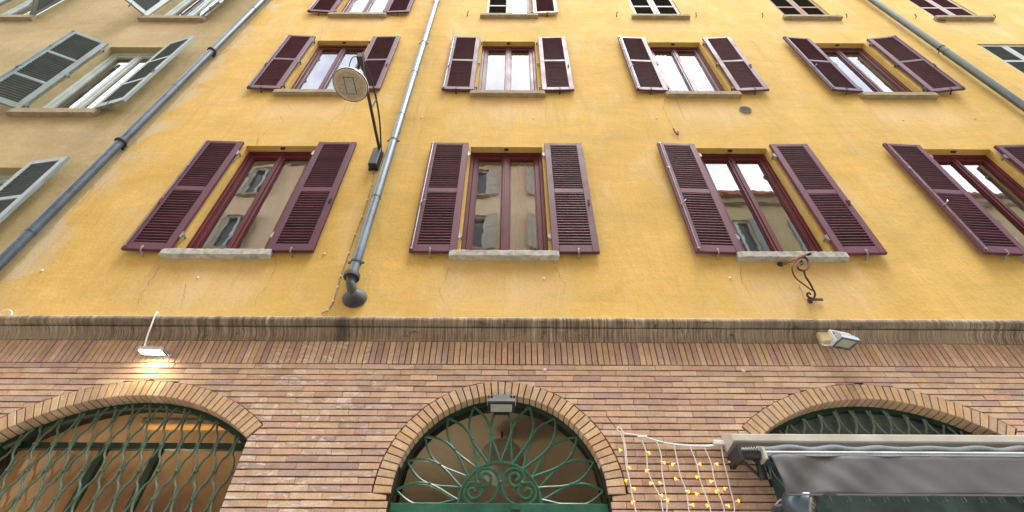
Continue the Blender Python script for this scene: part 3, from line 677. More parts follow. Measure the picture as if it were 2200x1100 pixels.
for x in (-3.10, -3.585): MB().box(x-.028, x+.028, .213, .262, .3, 3.544).build('mullion', M['greendark'], aw)
arched_pane(a1, .238, .02, M['shopglass'], aw, .3)
wavy_grille(aw, a1, .10, .1556, .2235, M['greenbar'], 2.2, -2.54, 3.083)
aw3 = arched_frame(a3, .135, .175, .045, M['greendark'], 'arched_window', .3).build('arched_window', M['greendark'], YB)
MB().box(a3.cx-a3.hw+.04, a3.cx+a3.hw-.04, .215, .26, 3.30, 3.36).build('transom_bar', M['greendark'], aw3)
for x in (2.55, 3.19, 3.83): MB().box(x-.03, x+.03, .213, .262, .3, 3.299).build('mullion', M['greendark'], aw3)
arched_pane(a3, .178, .02, M['tealglass'], aw3, .3)
wavy_grille(aw3, a3, .13, .1556, .2235, M['dimbar'], 3.1, 3.19, 3.60)
# fanlight over the green door
fl = arched_frame(a2, .10, .15, .022, M['greendark'], 'fanlight', 3.06).build('fanlight', M['greendark'], YB)
arched_pane(a2, .20, .0, M['shopglass'], fl, 3.02)
CX, CZ = -.088, 3.045; YG = .10
ring = [(CX+.335*math.cos(math.pi*i/32), YG, CZ+.345*math.sin(math.pi*i/32)) for i in range(33)]
MB().tube(ring, .0135, 8).build('inner_ring', M['green'], fl, True)
NP = 11; D0 = math.pi/NP
for k in range(NP):
    ph = D0*(k+.5)
    for s in (-1, 1):
        pts = []
        for i in range(21):
            q = i/20; o_ = math.sin(math.pi*q) 
            an = ph+s*D0/2*.99*o_; ro = .055*math.sin(an)+math.sqrt(.842**2-(.055*math.cos(an))**2); r = ro+(.342-ro)*q; pts.append((CX+r*math.cos(an), YG+.002*s, max(CZ+.012, CZ-.005+r*math.sin(an))))
        MB().tube(pts, .0115, 6).build('petal_bar', M['green'], fl, True)
for k in range(1, NP):
    an = D0*k; r = .60; MB().lathe([(.004,-.016),(.014,-.008),(.017,0),(.014,.008),(.004,.016)], (CX+r*math.cos(an), YG, CZ+r*math.sin(an)), 10).build('knob', M['green'], fl, True)
SCROLL = [[(-0.093, 3.228), (-0.117, 3.289), (-0.162, 3.331), (-0.224, 3.34), (-0.276, 3.311), (-0.289, 3.265), (-0.268, 3.22)], [(-0.268, 3.22), (-0.221, 3.194), (-0.176, 3.213), (-0.163, 3.266), (-0.195, 3.299), (-0.232, 3.293), (-0.242, 3.261), (-0.217, 3.24)], [(-0.268, 3.22), (-0.238, 3.161), (-0.257, 3.113), (-0.303, 3.096), (-0.341, 3.125), (-0.338, 3.165), (-0.3, 3.174), (-0.288, 3.146)], [(-0.268, 3.22), (-0.334, 3.223), (-0.378, 3.175), (-0.372, 3.103), (-0.316, 3.054), (-0.227, 3.046), (-0.154, 3.083), (-0.111, 3.155), (-0.093, 3.221)]]
for mirror_ in (1, -1):
    for pl in SCROLL:
        P = [(CX+mirror_*(x-CX), YG, z) for x, z in pl]; MB().tube(smooth_path(P, 6), .0135, 8).build('scroll', M['green'], fl, True)
for x, z in ((CX, 3.225), (-.268, 3.22), (2*CX+.268, 3.22)): MB().lathe([(.004,-.022),(.018,-.012),(.022,0),(.018,.012),(.004,.022)], (x, YG, z), 10).build('knob', M['green'], fl, True)
dr = MB(); dr.cbox(a2.cx-a2.hw-.003, a2.cx+a2.hw+.003, .06, .16, 2.93, 3.052, .006); dr.cbox(a2.cx-a2.hw-.002, a2.cx-.003, .09, .15, .12, 2.929, .004); dr.cbox(a2.cx+.003, a2.cx+a2.hw+.002, .09, .15, .12, 2.929, .004)
DO = dr.build('door', M['green'], YB)
MB().box(.0, .075, .045, .06, 3.0, 3.044).build('hinge_plate', M['green'], DO); b = MB().box(a2.cx-.05, a2.cx-.03, .03, .09, 1.0, 1.2).build('handle', M['steel'], DO)
# lamps inside
gl = empty('pendant_lamp', (-.1, 1.2, 3.86), 'pale globe lamp hanging in the hall behind the green fanlight', 'lamp')
MB().lathe([(.02,-.24)]+[(.24*math.sin(math.pi*i/14), -.24*math.cos(math.pi*i/14)) for i in range(1, 14)]+[(.02,.24)], n=24).build('globe', M['lampwhite'], gl, True); MB().tube([(0,0,.24),(0,0,.335)], .012, 6).build('rod', M['iron'], gl)
wl = empty('ceiling_lamp', (-3.45, 1.0, 4.19), 'thin orange strip lamp on the ceiling behind the left arched grille', 'lamp')
MB().box(-.5,.5,-.06,.06,-.05,0).build('lamp_body', M['white'], wl); MB().box(-.48,.48,-.05,.05,-.065,-.051).build('tube', M['warmlamp'], wl)
hl = bpy.data.lights.new('hall_light', 'POINT'); hl.energy = 6; hl.color = (1, .88, .68); hl.shadow_soft_size = .2
ho = bpy.data.objects.new('hall_light', hl); COL.objects.link(ho); ho.parent = gl; ho.location = (-1.1, .3, -1.2)
ul = empty('added_uplight', (-3.9, 1.7, .0), 'added unseen uplight brightening the room behind the left arched grille', 'lamp')  # added light source, unseen below the sightline, to brighten this room
MB().tube([(0,0,.03),(0,0,2.3)], .015, 8).build('pole', M['iron'], ul); MB().lathe([(.16,0),(.15,.03),(.02,.04)], (0,0,0), 20).build('foot', M['iron'], ul, True); MB().lathe([(.05,2.25),(.10,2.32),(.16,2.44),(.15,2.44),(.06,2.30)], (0,0,0), 20).build('lamp_shade', M['lampwhite'], ul, True)
ld = bpy.data.lights.new('added_room_light', 'POINT'); ld.energy = 10; ld.color = (1, .78, .53); ld.shadow_soft_size = .1
lo = bpy.data.objects.new('added_room_light', ld); COL.objects.link(lo); lo.parent = ul; lo.location = (0, 0, 2.52)

# ------------------------------------------------------------------ the ochre building next door
OB = empty('ochre_building', (0, 0, 0), 'dull ochre plaster building with grey green shutters left of the dark pipe', 'building')
OC = [-7.27, -10.92, -14.6]; OR = [(4.95, 7.42), (8.93, 11.43), (12.87, 15.3)]; OH = .565
OW = wall_grid(-20, SEAM-.001, 0, TOP-.05, [(c-OH, c+OH, a, b) for c in OC for a, b in OR], -.016, .33).build('plaster_wall', M['ochre'], OB)
b = MB(); pe = []
for i in range(140):       # ragged plaster edge at the joint between the two houses
    z = 4.75+i*.09; pe.append((SEAM+rnd.uniform(-.002,.012), z))
vs = []
for x, z in pe: vs += [(SEAM-.02, -.0165-.002, z), (x, -.0165-.002, z), (x+.004, .004, z)]
b.add(vs, [(3*k+j, 3*k+j+1, 3*k+4+j, 3*k+3+j) for k in range(len(pe)-1) for j in range(2)]); b.build('plaster_edge', M['ochre'], OW)
shell('rear_wall', OB, -20, SEAM-.012, .33, 7, TOP-.1, M['room']); MB().box(-20.1, SEAM-.02, -.3, 7.1, TOP-.04, TOP+.15).build('roof', M['tile'], OB)
for z in (4.3, 8.3, 12.2): MB().box(-19.7, SEAM-.25, .335, 6.7, z, z+.25).build('floor_slab', M['room'], OB)
MB().box(-19.7, SEAM-.25, 2.6, 2.75, 4.56, TOP-.2).build('partition_wall', M['room'], OB)
MB().box(-20, SEAM-.004, -.10, -.017, 4.56, 4.72).build('string_course', M['sillclean'], OB)
SO = sill_mesh(.70, .14, .10, M['sillclean'], .0015)
curo = curtain_mesh(-.50, .50, .3, 2.3, .40, M['curtain'], .03, 7)
RO = [(0, .13), (.76, .83), (1.62, 1.69), (2.44, 2.52)]
KO = make_shutter_kit(.60, 2.52, RO, M['greygreen'], M['greyslat'], False, .062, .085, 20)
ANG = {(0,0): (20, 9), (0,1): (25, 15), (0,2): (52, 30), (1,0): (10, 20), (1,1): (12, 25), (1,2): (20, 48), (2,0): (10, 10), (2,1): (10, 10), (2,2): (30, 20)}
for i, c in enumerate(OC):
    for j, (a, t_) in enumerate(OR):
        Wo = window_meshes(2*OH-.002, t_-a, M['paleframe'], .06, .07, .06)
        wn = add_window(OB, Wo, c, a, SO, M['glass'], curo if j else None); l, r = ANG[i, j]
        add_shutter(OB, KO, 'L', c-OH-.03, a+.0, l, y=-.045, hinges=3, hw_mat='zinc', rod=(j == 1 and i == 0)); add_shutter(OB, KO, 'R', c+OH+.03, a+.0, r, y=-.045, hinges=3, hw_mat='zinc', rod=False)

# ------------------------------------------------------------------ downpipes
def pipe(label, x, y, r, z0, z1, mat, joints, clamps, flanges):
    root = empty('drainpipe', (x, y, z0), label, 'drainpipe')
    zs = [z0] + sorted(joints) + [z1]
    for k in range(len(zs)-1):
        rr = r*(1.0 if k % 2 else .965)
        MB().tube([(0,0,zs[k]-z0-(.0 if k == 0 else .03)), (0,0,zs[k+1]-z0)], rr, 24).build('pipe_length', mat, root, True)
        if k: MB().lathe([(r*.99,0),(r*1.07,.004),(r*1.07,.02),(r*.99,.024)], (0,0,zs[k]-z0-.02), 24).build('joint_ring', mat, root, True)
    for z in clamps:
        b = MB(); b.lathe([(r*1.01,0),(r*1.1,.002),(r*1.1,.026),(r*1.01,.028)], (0,0,z-z0), 24)
        for s in (-1, 1): b.box(s*(r*1.25)-.02, s*(r*1.25)+.02, -.008, .008, z-z0+.002, z-z0+.026)
        b.tube([(0,r,z-z0+.013),(0,-y+.005,z-z0+.013)], .008, 6); b.build('clamp', M['lead'], root, True)
    for z in flanges:
        b = MB(); b.lathe([(r*1.0,0),(r*1.38,.005),(r*1.42,.02),(r*1.38,.036),(r*1.0,.045)], (0,0,z-z0), 28); b.tube([(0,r,z-z0+.02),(0,-y+.005,z-z0+.02)], .01, 6); b.box(.01,.05,r,r+.03,z-z0-.06,z-z0+.03); b.build('flange', M['iron'], root, True)
    return root
pipe('dark blue drainpipe with ring flanges at the joint with the ochre house', -5.655, -.115, .056, 4.9, TOP-.1, M['zincdark'], [6.0, 9.6, 13.2], [], [4.95, 7.9, 11.02, 14.3])
pipe('thick grey green drainpipe high up on the right of the facade', 8.235, -.105, .060, 4.85, TOP-.1, M['zincgreen'], [7.9, 11.2, 14.2], [8.1, 11.34, 14.5], [])
pm = pipe('slim zinc drainpipe in the middle of the facade ending in a lead boot', -1.735, -.10, .056, 5.33, TOP-.1, M['zinc'], [6.7, 8.75, 10.2, 11.9, 13.6], [5.52, 8.0, 11.45, 14.2], [])
b = MB(); b.lathe([(.056,-.01),(.085,-.03),(.088,.0),(.084,.03),(.058,.05)], (0,0,0), 24); b.build('collar', M['lead'], pm, True)
b = MB().tube(smooth_path([(0,0,.01),(0,.0,-.06),(.02,.0,-.13),(.04,.03,-.19),(.05,.07,-.225)], 5), .05, 20); b.build('elbow', M['lead'], pm, True)
prof_ = [(.128,0),(.130,.008)]
for k in range(6): r_ = .126-k*.012; prof_ += [(r_,.012+k*.012),(r_+.003,.018+k*.012),(r_-.006,.022+k*.012)]
prof_ += [(.05,.09),(.02,.09)]
MB().lathe(prof_, n=32, m=Matrix.Translation((.065,.098,-.235)) @ Matrix.Rotation(R(90), 4, 'X')).build('boot', M['lead'], pm, True)

# ------------------------------------------------------------------ street lamp on its bracket
SL = empty('street_lamp', (-1.93, 0, 7.42), 'white round street lamp on a dark arm reaching out from the wall', 'street lamp')
def rel(p, o=(-1.93, 0, 7.42)): return tuple(a-c for a, c in zip(p, o))
b = MB(); b.cbox(-.058, .058, -.115, -.001, .0, .40, .01); b.build('wall_box', M['black'], SL); MB().box(-.068, .068, -.03, -.0005, -.012, .412).build('back_plate', M['iron'], SL)
A0, A1 = Vector(rel((-1.905, -.06, 7.81))), Vector(rel((-1.905, -1.42, 7.83)))
MB().tube([A0, A1], .024, 4).build('arm', M['black'], SL)
MB().tube(smooth_path([rel((-1.89,-.05,7.83)), rel((-1.875,-.5,8.02)), rel((-1.88,-1.0,8.03)), rel((-1.905,-1.42,7.88))], 6), .012, 8).build('stay', M['iron'], SL, True)
MB().tube([rel((-1.905,-.72,7.83)), rel((-1.878,-.74,8.02))], .014, 6).build('strut', M['bluemetal'], SL)
hc = Vector(rel((-1.955, -1.28, 7.36)))
m = Matrix.Translation(hc) @ Matrix.Rotation(R(-3), 4, 'X') @ Matrix.Rotation(R(4), 4, 'Y')
hd = MB().lathe([(.203,.0),(.212,.006),(.212,.03),(.20,.05),(.15,.11),(.10,.17),(.085,.20),(.085,.30),(.07,.33),(.03,.335)], m=m, n=40).build('lamp_head', M['lampwhite'], SL, True)
b = MB().lathe([(.0865,.205),(.0875,.21),(.0875,.295),(.0865,.30)], m=m, n=32); b.build('ballast_housing', M['bluemetal'], hd, True)
MB().lathe([(.197,-.001),(.199,-.004),(.15,-.007),(.147,-.004),(.02,-.005)], m=m, n=40).build('diffuser', M['diffuser'], hd)
MB().lathe([(.2135,.001),(.2145,.004),(.2145,.010),(.2135,.013)], m=m, n=40).build('rim_seal', M['iron'], hd); MB().lathe([(.151,-.0078),(.166,-.0088),(.166,-.0092),(.150,-.0092),(.134,-.0092),(.134,-.0088)], m=m, n=40).build('rust_ring', M['lamprust'], hd)
b = MB().box(-.055,.055,-.10,.10,-.012,-.0095, m); b.build('led_panel', M['lampglass'], hd)
b = MB(); b.box(-.061,-.0555,-.106,.106,-.014,-.0095, m); b.box(.0555,.061,-.106,.106,-.014,-.0095, m); b.box(-.0552,.0552,-.106,-.1005,-.014,-.0095, m); b.box(-.0552,.0552,.1005,.106,-.014,-.0095, m); b.build('panel_frame', M['iron'], hd)
b = MB(); b.tube([hc+Vector((.0,0,.33)), hc+Vector((.03,-.06,.42)), A1+Vector((0,.01,0))], .02, 8); b.box(A1.x-.035, A1.x+.035, A1.y-.03, A1.y+.06, A1.z-.05, A1.z+.06); b.build('hanger', M['iron'], SL)
b = MB(); b.tube(smooth_path([A1+Vector((-.02,0,.04)), A1+Vector((-.10,.0,-.06)), hc+Vector((-.10,.02,.26)), hc+Vector((-.06,.0,.22))], 5), .006, 6); b.lathe([(.004,-.03),(.016,-.02),(.016,.02),(.004,.03)], hc+Vector((-.115,.02,.29)), 8); b.build('feed_cable', M['rust'], SL, True)

LC = [(-1.929, 7.466), (-1.884, 7.079), (-1.877, 6.757), (-1.871, 6.421), (-1.887, 6.093), (-1.888, 5.774), (-1.896, 5.409), (-1.887, 5.252), (-1.885, 5.051), (-1.914, 4.931), (-1.971, 4.884)]
lc = empty('lamp_cable', (LC[0][0], 0, LC[0][1]), 'thin grey cable clipped to the wall below the street lamp', 'cable')
MB().tube(smooth_path([(x-LC[0][0], -.012, z-LC[0][1]) for x, z in LC], 5), .0065, 6).build('wire', M['cable'], lc, True)
for x, z in LC[1:-1]: MB().box(x-LC[0][0]-.011, x-LC[0][0]+.011, -.022, -.0005, z-LC[0][1]-.008, z-LC[0][1]+.008).build('clip', M['white'], lc)
MB().tube(smooth_path([(-5.10,-.04,4.80),(-5.13,-.05,4.86),(-5.20,-.05,4.88),(-5.25,-.05,4.84),(-5.22,-.04,4.80)], 5), .007, 6).build('cable_loop', M['white'], None, True)
tag(bpy.data.objects['cable_loop'], 'small white cable loop on the cornice at the far left', 'cable')

# ------------------------------------------------------------------ floodlights
F1 = empty('floodlight', (-3.375, -.02, 4.33), 'lit square floodlight with a white cable above the left arch', 'floodlight', 'floodlights on the brick front')
mt = Matrix.Translation((0, -.115, 0)) @ Matrix.Rotation(R(10), 4, 'X') @ Matrix.Rotation(R(3), 4, 'Z')
MB().box(-.105,.105,-.056,.056,-.012,.022, mt).build('housing', M['silver'], F1); MB().box(-.096,.096,-.048,.048,-.018,-.0125, mt).build('led_panel', M['led'], F1)
b = MB(); b.box(-.112,-.106,-.02,.12,-.02,.02, mt); b.box(.106,.112,-.02,.12,-.02,.02, mt); b.box(-.112,.112,.1205,.127,-.02,.02, mt); b.build('bracket', M['steel'], F1)
b = MB(); b.lathe([(.012,-.012),(.02,0),(.012,.012)], (.15,-.06,-.02), 8); b.tube([(.11,-.06,0),(.15,-.06,-.02)], .006, 6); b.build('sensor', M['steel'], F1, True)
o1 = F1.location
MB().tube(smooth_path([tuple(Vector(p)-o1) for p in ((-3.60,-.02,4.81),(-3.57,-.12,4.80),(-3.545,-.155,4.74),(-3.525,-.15,4.62),(-3.515,-.13,4.50),(-3.50,-.11,4.40),(-3.47,-.12,4.345))], 5), .0075, 6).build('cable', M['white'], F1, True)
ld = bpy.data.lights.new('flood_beam', 'AREA'); ld.shape = 'RECTANGLE'; ld.size = .18; ld.size_y = .11; ld.energy = .28; ld.color = (1, .77, .24)
lo = bpy.data.objects.new('flood_beam', ld); COL.objects.link(lo); lo.parent = F1; lo.location = (0, -.115, -.035); lo.rotation_euler = (R(22), 0, 0)

F2 = empty('floodlight', (3.10, 0, 4.50), 'pale grey finned floodlight beside a cream junction box above the right arch', 'floodlight', 'floodlights on the brick front')
b = MB(); b.cbox(-.075,.055,-.09,-.03,.01,.13,.012); b.build('junction_box', M['cream'], F2)
mt = Matrix.Translation((.07, -.17, -.06)) @ Matrix.Rotation(R(16), 4, 'Z') @ Matrix.Rotation(R(86), 4, 'X')
b = MB(); b.box(-.10,.10,-.012,.02,-.075,.075, mt); b.build('housing', M['silver'], F2)
b = MB(); b.box(-.07,.07,.02,.075,-.05,.05, mt)
for k in range(9): b.box(-.082+k*.02-.004, -.082+k*.02+.004, .0205, .05, -.065, .065, mt)
b.build('heat_sink', M['silver'], F2); b = MB(); b.box(-.082,.082,-.015,-.0125,-.052,.052, mt); b.build('glass', M['floodglass'], F2)
b = MB(); b.box(-.10,-.084,-.02,-.0122,-.075,.075, mt); b.box(.084,.10,-.02,-.0122,-.075,.075, mt); b.box(-.0838,.0838,-.02,-.0122,-.075,-.054, mt); b.box(-.0838,.0838,-.02,-.0122,.054,.075, mt); b.build('front_rim', M['bluemetal'], F2)
b = MB(); b.box(-.113,-.102,-.01,.12,-.012,.012, mt); b.box(.102,.113,-.01,.12,-.012,.012, mt); b.box(-.113,.113,.1205,.128,-.012,.012, mt); b.tube([mt @ Vector((0,.128,0)), (.0,-.03,.03)], .012, 6); b.build('bracket', M['white'], F2)
MB().tube(smooth_path([(-.06,-.06,.01),(-.085,-.07,-.02),(-.05,-.10,-.045),(.0,-.13,-.05)], 5), .005, 6).build('cable', M['white'], F2, True)

F3 = empty('floodlight', (-.085, 0, 3.85), 'black finned floodlight with a grey lens over the green fanlight', 'floodlight', 'floodlights on the brick front')
mt = Matrix.Translation((0, -.115, -.055)) @ Matrix.Rotation(R(76), 4, 'X')
b = MB(); b.cbox(-.118,.118,-.03,.012,-.065,.075,.012, mt); b.build('housing', M['black'], F3); b = MB(); b.box(-.092,.092,-.0335,-.0305,-.038,.052, mt); b.build('glass', M['floodglass'], F3)
b = MB(); P = [(-.10,.0125),(.10,.0125),(.05,.075),(-.05,.075)]
b.add([mt @ Vector((x, y, -.05)) for x, y in P]+[mt @ Vector((x, y, .06)) for x, y in P], [(3,2,1,0),(4,5,6,7),(0,1,5,4),(1,2,6,5),(2,3,7,6),(3,0,4,7)])
for k in range(8): x = -.098+k*.028; b.box(x-.003, x+.003, .0127, .085, -.055, .07, mt)
b.build('heat_sink', M['black'], F3); b = MB(); b.box(-.07,.07,-.028,.008,-.085,-.0655, mt); b.build('sensor', M['black'], F3)
b = MB(); b.box(-.126,-.119,-.012,.10,-.01,.014, mt); b.box(.119,.126,-.012,.10,-.01,.014, mt); b.box(-.126,.126,.1005,.108,-.01,.014, mt); b.tube([mt @ Vector((0,.105,0)), (0,.0,.03)], .014, 6); b.build('bracket', M['iron'], F3)

# ------------------------------------------------------------------ curtain of fairy lights
HD = [(0.839, 3.739), (0.912, 3.62), (0.951, 3.59), (1.082, 3.571), (1.217, 3.53), (1.335, 3.499), (1.488, 3.483), (1.643, 3.479), (1.759, 3.496)]
ST = [[(0.952, 3.595), (0.954, 3.457), (0.945, 3.302), (0.946, 3.169), (0.953, 3.029), (0.96, 2.961)], [(0.933, 3.606), (0.947, 3.489), (0.935, 3.317), (0.943, 3.191), (0.95, 3.098), (0.951, 2.961)], [(1.1, 3.538), (1.119, 3.426), (1.109, 3.288), (1.127, 3.184), (1.163, 3.071), (1.162, 2.962)], [(1.224, 3.514), (1.236, 3.395), (1.216, 3.258), (1.212, 3.17), (1.205, 3.044), (1.193, 2.962)], [(1.365, 3.491), (1.364, 3.35), (1.359, 3.229), (1.376, 3.114), (1.368, 2.99), (1.366, 2.963)], [(1.498, 3.475), (1.513, 3.335), (1.505, 3.215), (1.515, 3.115), (1.526, 3.018), (1.529, 2.964)], [(1.616, 3.468), (1.636, 3.343), (1.624, 3.216), (1.627, 3.122), (1.637, 3.005), (1.632, 2.964)], [(1.758, 3.493), (1.741, 3.336), (1.735, 3.239), (1.725, 3.13), (1.724, 3.032), (1.71, 2.965)]]
BU = [(0.913, 3.441), (0.953, 3.302), (0.923, 3.205), (0.964, 3.141), (0.947, 3.036), (1.134, 3.426), (1.1, 3.28), (1.116, 3.17), (1.17, 3.085), (1.242, 3.349), (1.19, 3.17), (1.206, 3.051), (1.322, 3.334), (1.322, 3.2), (1.384, 3.114), (1.394, 3.01), (1.531, 3.32), (1.496, 3.223), (1.459, 3.093), (1.52, 2.997), (1.67, 3.328), (1.598, 3.194), (1.62, 3.122), (1.667, 3.012), (1.791, 3.352), (1.692, 3.144), (1.755, 3.039)]
o = Vector((1.35, 0, 3.55)); FL = empty('fairy_lights', o, 'white string light curtain with amber bulbs hanging between the green door and awning', 'string lights')
def fp(x, z, y=-.03): return Vector((x, y, z))-o
MB().tube(smooth_path([fp(*p) for p in HD[2:]], 6), .0065, 6).build('header_cable', M['white'], FL, True)
MB().tube(smooth_path([fp(x, z+.012, -.022) for x, z in HD[3:]], 6), .006, 6).build('header_cable', M['bluemetal'], FL, True)
MB().tube([fp(*p) for p in HD[:2]], .0035, 5).build('hanging_wire', M['iron'], FL)
MB().tube(smooth_path([fp(.93,3.60), fp(.905,3.63), fp(.935,3.645), fp(.955,3.60)], 5), .005, 6).build('tie', M['white'], FL, True)
b = MB(); b.cbox(1.70-o.x, 1.80-o.x, -.05, -.02, 3.49-o.z, 3.53-o.z, .006); b.build('connector', M['white'], FL); MB().box(1.07-o.x, 1.15-o.x, -.042, -.02, 3.553-o.z, 3.575-o.z).build('connector', M['white'], FL)
for s_i, pl in enumerate(ST):
    ex = [fp(x+rnd.uniform(-.003,.003), z, -.03-.004*(s_i % 2)) for x, z in pl]
    d = ex[-1]-ex[-2]; d.normalize(); p = ex[-1]
    for k in range(1, 9): p = p+Vector((d.x*.3, 0, -.11)); ex.append(p+Vector((rnd.uniform(-.015,.015), 0, 0)))
    MB().tube(smooth_path(ex, 5), .0045, 6).build('strand', M['white'], FL, True)
def bulb(p, s, lit):
    q = p+Vector((s*.028, -.006, rnd.uniform(-.012,.012))); b = MB(); b.tube([p, p+(q-p)*.7], [.0055,.0075], 6); b.build('bulb_holder', M['white'], FL)
    MB().lathe([(.003,-.013),(.0078,-.006),(.0085,.002),(.005,.011)], q, 8).build('bulb', M['amber'] if lit else M['white'], FL, True)
for x, z in BU:
    near = min((min(abs(x-px) for px, pz in pl if abs(pz-z) < .2) if any(abs(pz-z) < .2 for px, pz in pl) else 9, pl) for pl in ST)[1]
    c = min(near, key=lambda p: abs(p[1]-z)); bulb(fp(x-(.018 if x > c[0] else -.018), z), 1 if x > c[0] else -1, True)

# ------------------------------------------------------------------ awning over the right arch
o = Vector((3.2, 0, 3.4)); AW = empty('awning', o, 'rolled up charcoal fabric awning in a grey metal hood over the right arch', 'awning')
X0a, X1a = 1.79-o.x, 4.62-o.x
pr = [(-.012,3.60),(-.10,3.555),(-.205,3.505),(-.212,3.50),(-.212,3.448),(-.20,3.437),(-.15,3.435),(-.012,3.43)]
b = MB(); n = len(pr)
for x in (X0a, X1a): b.v += [(x, y, z-o.z) for y, z in pr]
b.f += [(k, (k+1) % n, n+(k+1) % n, n+k) for k in range(n)] + [tuple(range(n)), tuple(n+k for k in reversed(range(n)))]
b.build('hood', M['alu'], AW)
b = MB(); nn = 90; xs_ = [1.93-o.x+(4.55-1.93)*i/nn for i in range(nn+1)]
b.tube([(x, -.245+.006*math.sin(x*21), 3.345-o.z+.008*math.sin(x*17)) for x in xs_], .042, 12); b.build('fabric_roll', M['fabricback'], AW, True)
MB().tube([(1.95-o.x,-.315,3.292-o.z),(4.58-o.x,-.315,3.292-o.z)], .024, 12).build('front_bar', M['alubright'], AW, True)
b = MB(); nx_, nz_ = 120, 10
for i in range(nx_+1):
    x = 1.985+(4.52-1.985)*i/nx_
    for k in range(nz_+1):
        q = k/nz_; e = math.exp(-(x-1.985)*3)
        yy = -.332+q*.007*math.sin(x*7+q*2.2)+.010*q*math.sin(x*23+3*q)*(.12+e)-.045*e*math.sin(q*3.0+(x-1.985)*12)-.006*math.exp(-(x-1.985)*1.4)*math.sin((x-1.985)*26-q*7)+.002*math.sin((x-q*.5)*14)*q
        b.v.append((x-o.x+.004*math.sin(q*9)*(i == 0), yy, 3.272-o.z-.292*q+.004*math.sin(x*6)*q))
for i in range(nx_):
    for k in range(nz_): b.f.append((i*(nz_+1)+k, (i+1)*(nz_+1)+k, (i+1)*(nz_+1)+k+1, i*(nz_+1)+k+1))
vo = b.build('valance', M['fabric'], AW, True); sdm = vo.modifiers.new('thickness', 'SOLIDIFY'); sdm.thickness = .003
MB().box(1.985-o.x, 4.52-o.x, -.343, -.337, 2.978-o.z, 2.990-o.z).build('hem', M['fabric'], AW)
b = MB(); b.tube([(1.80-o.x,-.25,3.325-o.z),(1.93-o.x,-.27,3.31-o.z)], .045, 12)
for k in range(6): b.tube([(1.815-o.x+k*.02,-.253-k*.003,3.323-o.z),(1.825-o.x+k*.02,-.255-k*.003,3.322-o.z)], .0485, 12)
b.build('gear_cover', M['black'], AW, True)
b = MB(); b.box(1.77-o.x,1.80-o.x,-.29,-.20,3.255-o.z,3.375-o.z); b.box(1.79-o.x,1.83-o.x,-.20,-.002,3.30-o.z,3.40-o.z); b.build('end_bracket', M['iron'], AW)
b = MB(); b.box(1.935-o.x,1.955-o.x,-.345,-.235,3.245-o.z,3.335-o.z); b.build('end_plate', M['alu'], AW)
b = MB(); b.tube([(1.80-o.x,-.24,3.27-o.z),(1.93-o.x,-.16,3.18-o.z)], .012, 8); b.tube([(1.90-o.x,-.24,3.28-o.z),(1.955-o.x,-.2,3.25-o.z)], .018, 8); b.tube([(1.945-o.x,-.2,3.27-o.z),(1.955-o.x,-.17,3.15-o.z)], .032, 10); b.build('folding_arm', M['black'], AW, True)
MB().tube([(1.97-o.x,-.2,3.265-o.z),(4.5-o.x,-.2,3.265-o.z)], .02, 8).build('folding_arm', M['bluemetal'], AW, True)

# ------------------------------------------------------------------ spot lamp at the jamb, ornamental bracket
o = Vector((2.16, -.2, 2.955)); SP = empty('spot_lamp', o, 'blue grey dome spot lamp with a clear lens under the awning', 'lamp')
ax = Vector((.80, -.42, -.42)).normalized(); mt = ax.to_track_quat('Z', 'Y').to_matrix().to_4x4()
MB().lathe([(.015,-.14),(.06,-.125),(.095,-.09),(.113,-.045),(.118,.0),(.118,.045),(.112,.05)], m=mt, n=32).build('lamp_housing', M['bluemetal'], SP, True)
MB().lathe([(.106,.0505),(.10,.062),(.06,.078),(.01,.083)], m=mt, n=28).build('lens', M['floodglass'], SP, True)
b = MB()
for k in range(-3, 4):
    h = .10*math.sqrt(1-(k/3.6)**2); b.tube([mt @ Vector((k*.028,-h,.07)), mt @ Vector((k*.028,0,.092)), mt @ Vector((k*.028,h,.07))], .003, 5); b.tube([mt @ Vector((-h,k*.028,.07)), mt @ Vector((0,k*.028,.092)), mt @ Vector((h,k*.028,.07))], .003, 5)
b.build('lens_guard', M['lead'], SP)
b = MB(); b.tube([(-.09,.03,.02),(-.14,.10,.03),(-.12,.197,.03)], .012, 8); b.lathe([(.03,0),(.03,.012),(.012,.02)], m=Matrix.Translation((-.12,.199,.03)) @ Matrix.Rotation(R(90), 4, 'X'), n=14); b.build('bracket', M['bluemetal'], SP, True)
MB().tube(smooth_path([(-.12,.17,.06),(-.10,.10,.075),(-.05,.05,.07)], 5), .006, 6).build('cable', M['white'], SP, True)

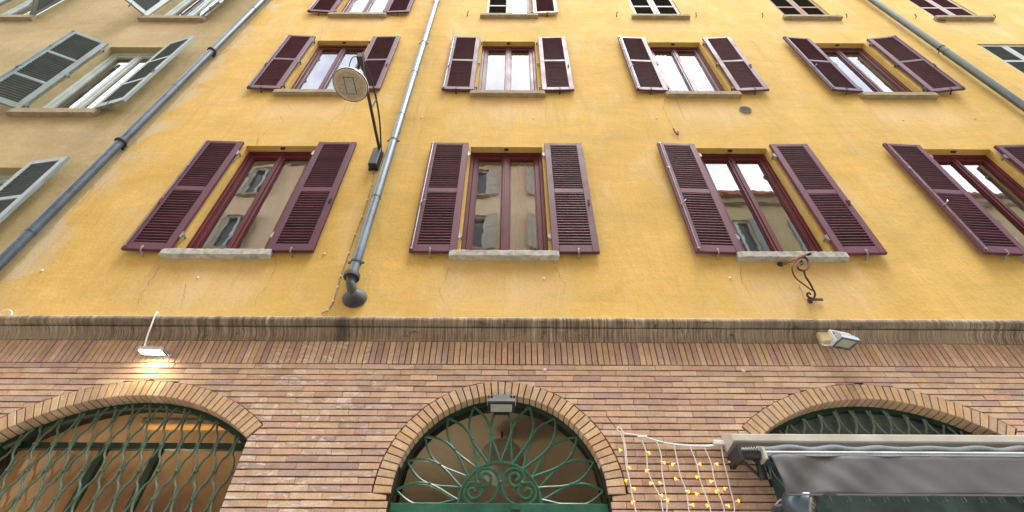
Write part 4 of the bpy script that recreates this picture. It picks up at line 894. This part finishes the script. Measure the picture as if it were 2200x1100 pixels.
IR = [[(3.199, -0.2, 5.552), (3.121, -0.2, 5.519), (3.035, -0.2, 5.415), (3.02, -0.178, 5.339), (3.053, -0.141, 5.286), (3.135, -0.101, 5.229), (3.206, -0.068, 5.183)], [(3.139, -0.2, 5.442), (3.16, -0.2, 5.456), (3.17, -0.2, 5.487), (3.144, -0.2, 5.487), (3.103, -0.2, 5.442), (3.085, -0.2, 5.38), (3.112, -0.193, 5.36), (3.151, -0.194, 5.363), (3.198, -0.2, 5.398), (3.234, -0.2, 5.479), (3.232, -0.2, 5.538), (3.199, -0.2, 5.552)], [(3.141, -0.193, 5.361), (3.151, -0.156, 5.308), (3.189, -0.116, 5.251), (3.22, -0.075, 5.194), (3.236, -0.046, 5.152), (3.214, -0.02, 5.108)], [(3.214, -0.02, 5.108), (3.18, -0.022, 5.119), (3.153, -0.035, 5.136), (3.158, -0.051, 5.16), (3.181, -0.052, 5.161), (3.188, -0.041, 5.146)]]
o = Vector((3.17, 0, 5.10)); IB = empty('iron_bracket', o, 'rusty wrought iron scroll bracket below the sill of the third window', 'bracket')
def rl(p): return Vector(p)-o
for nm, pl, r_ in zip(('hoop', 'scroll', 'stem', 'foot_scroll'), IR, (.007, .010, .009, .009)): MB().tube(smooth_path([rl(p) for p in pl], 6), r_, 6, squash=1.5).build(nm, M['rust'], IB, True)
MB().tube([rl((3.05,.01,5.63)), rl((3.275,-.2,5.60))], .016, 4).build('bar', M['rustbar'], IB); MB().lathe([(.034,0),(.03,.015),(.014,.03)], m=Matrix.Translation(rl((3.055,.0,5.632))) @ Matrix.Rotation(R(90), 4, 'X'), n=10).build('rosette', M['iron'], IB)
MB().tube([rl((3.27,-.195,5.60)), rl((3.305,-.215,5.60))], .019, 6).build('bar_tip', M['iron'], IB)
MB().box(3.14-o.x, 3.30-o.x, -.035, -.022, 5.078-o.z, 5.105-o.z).build('foot_plate', M['rust'], IB); MB().box(3.15-o.x, 3.185-o.x, -.0215, -.0005, 5.06-o.z, 5.11-o.z).build('wall_plate', M['rust'], IB)
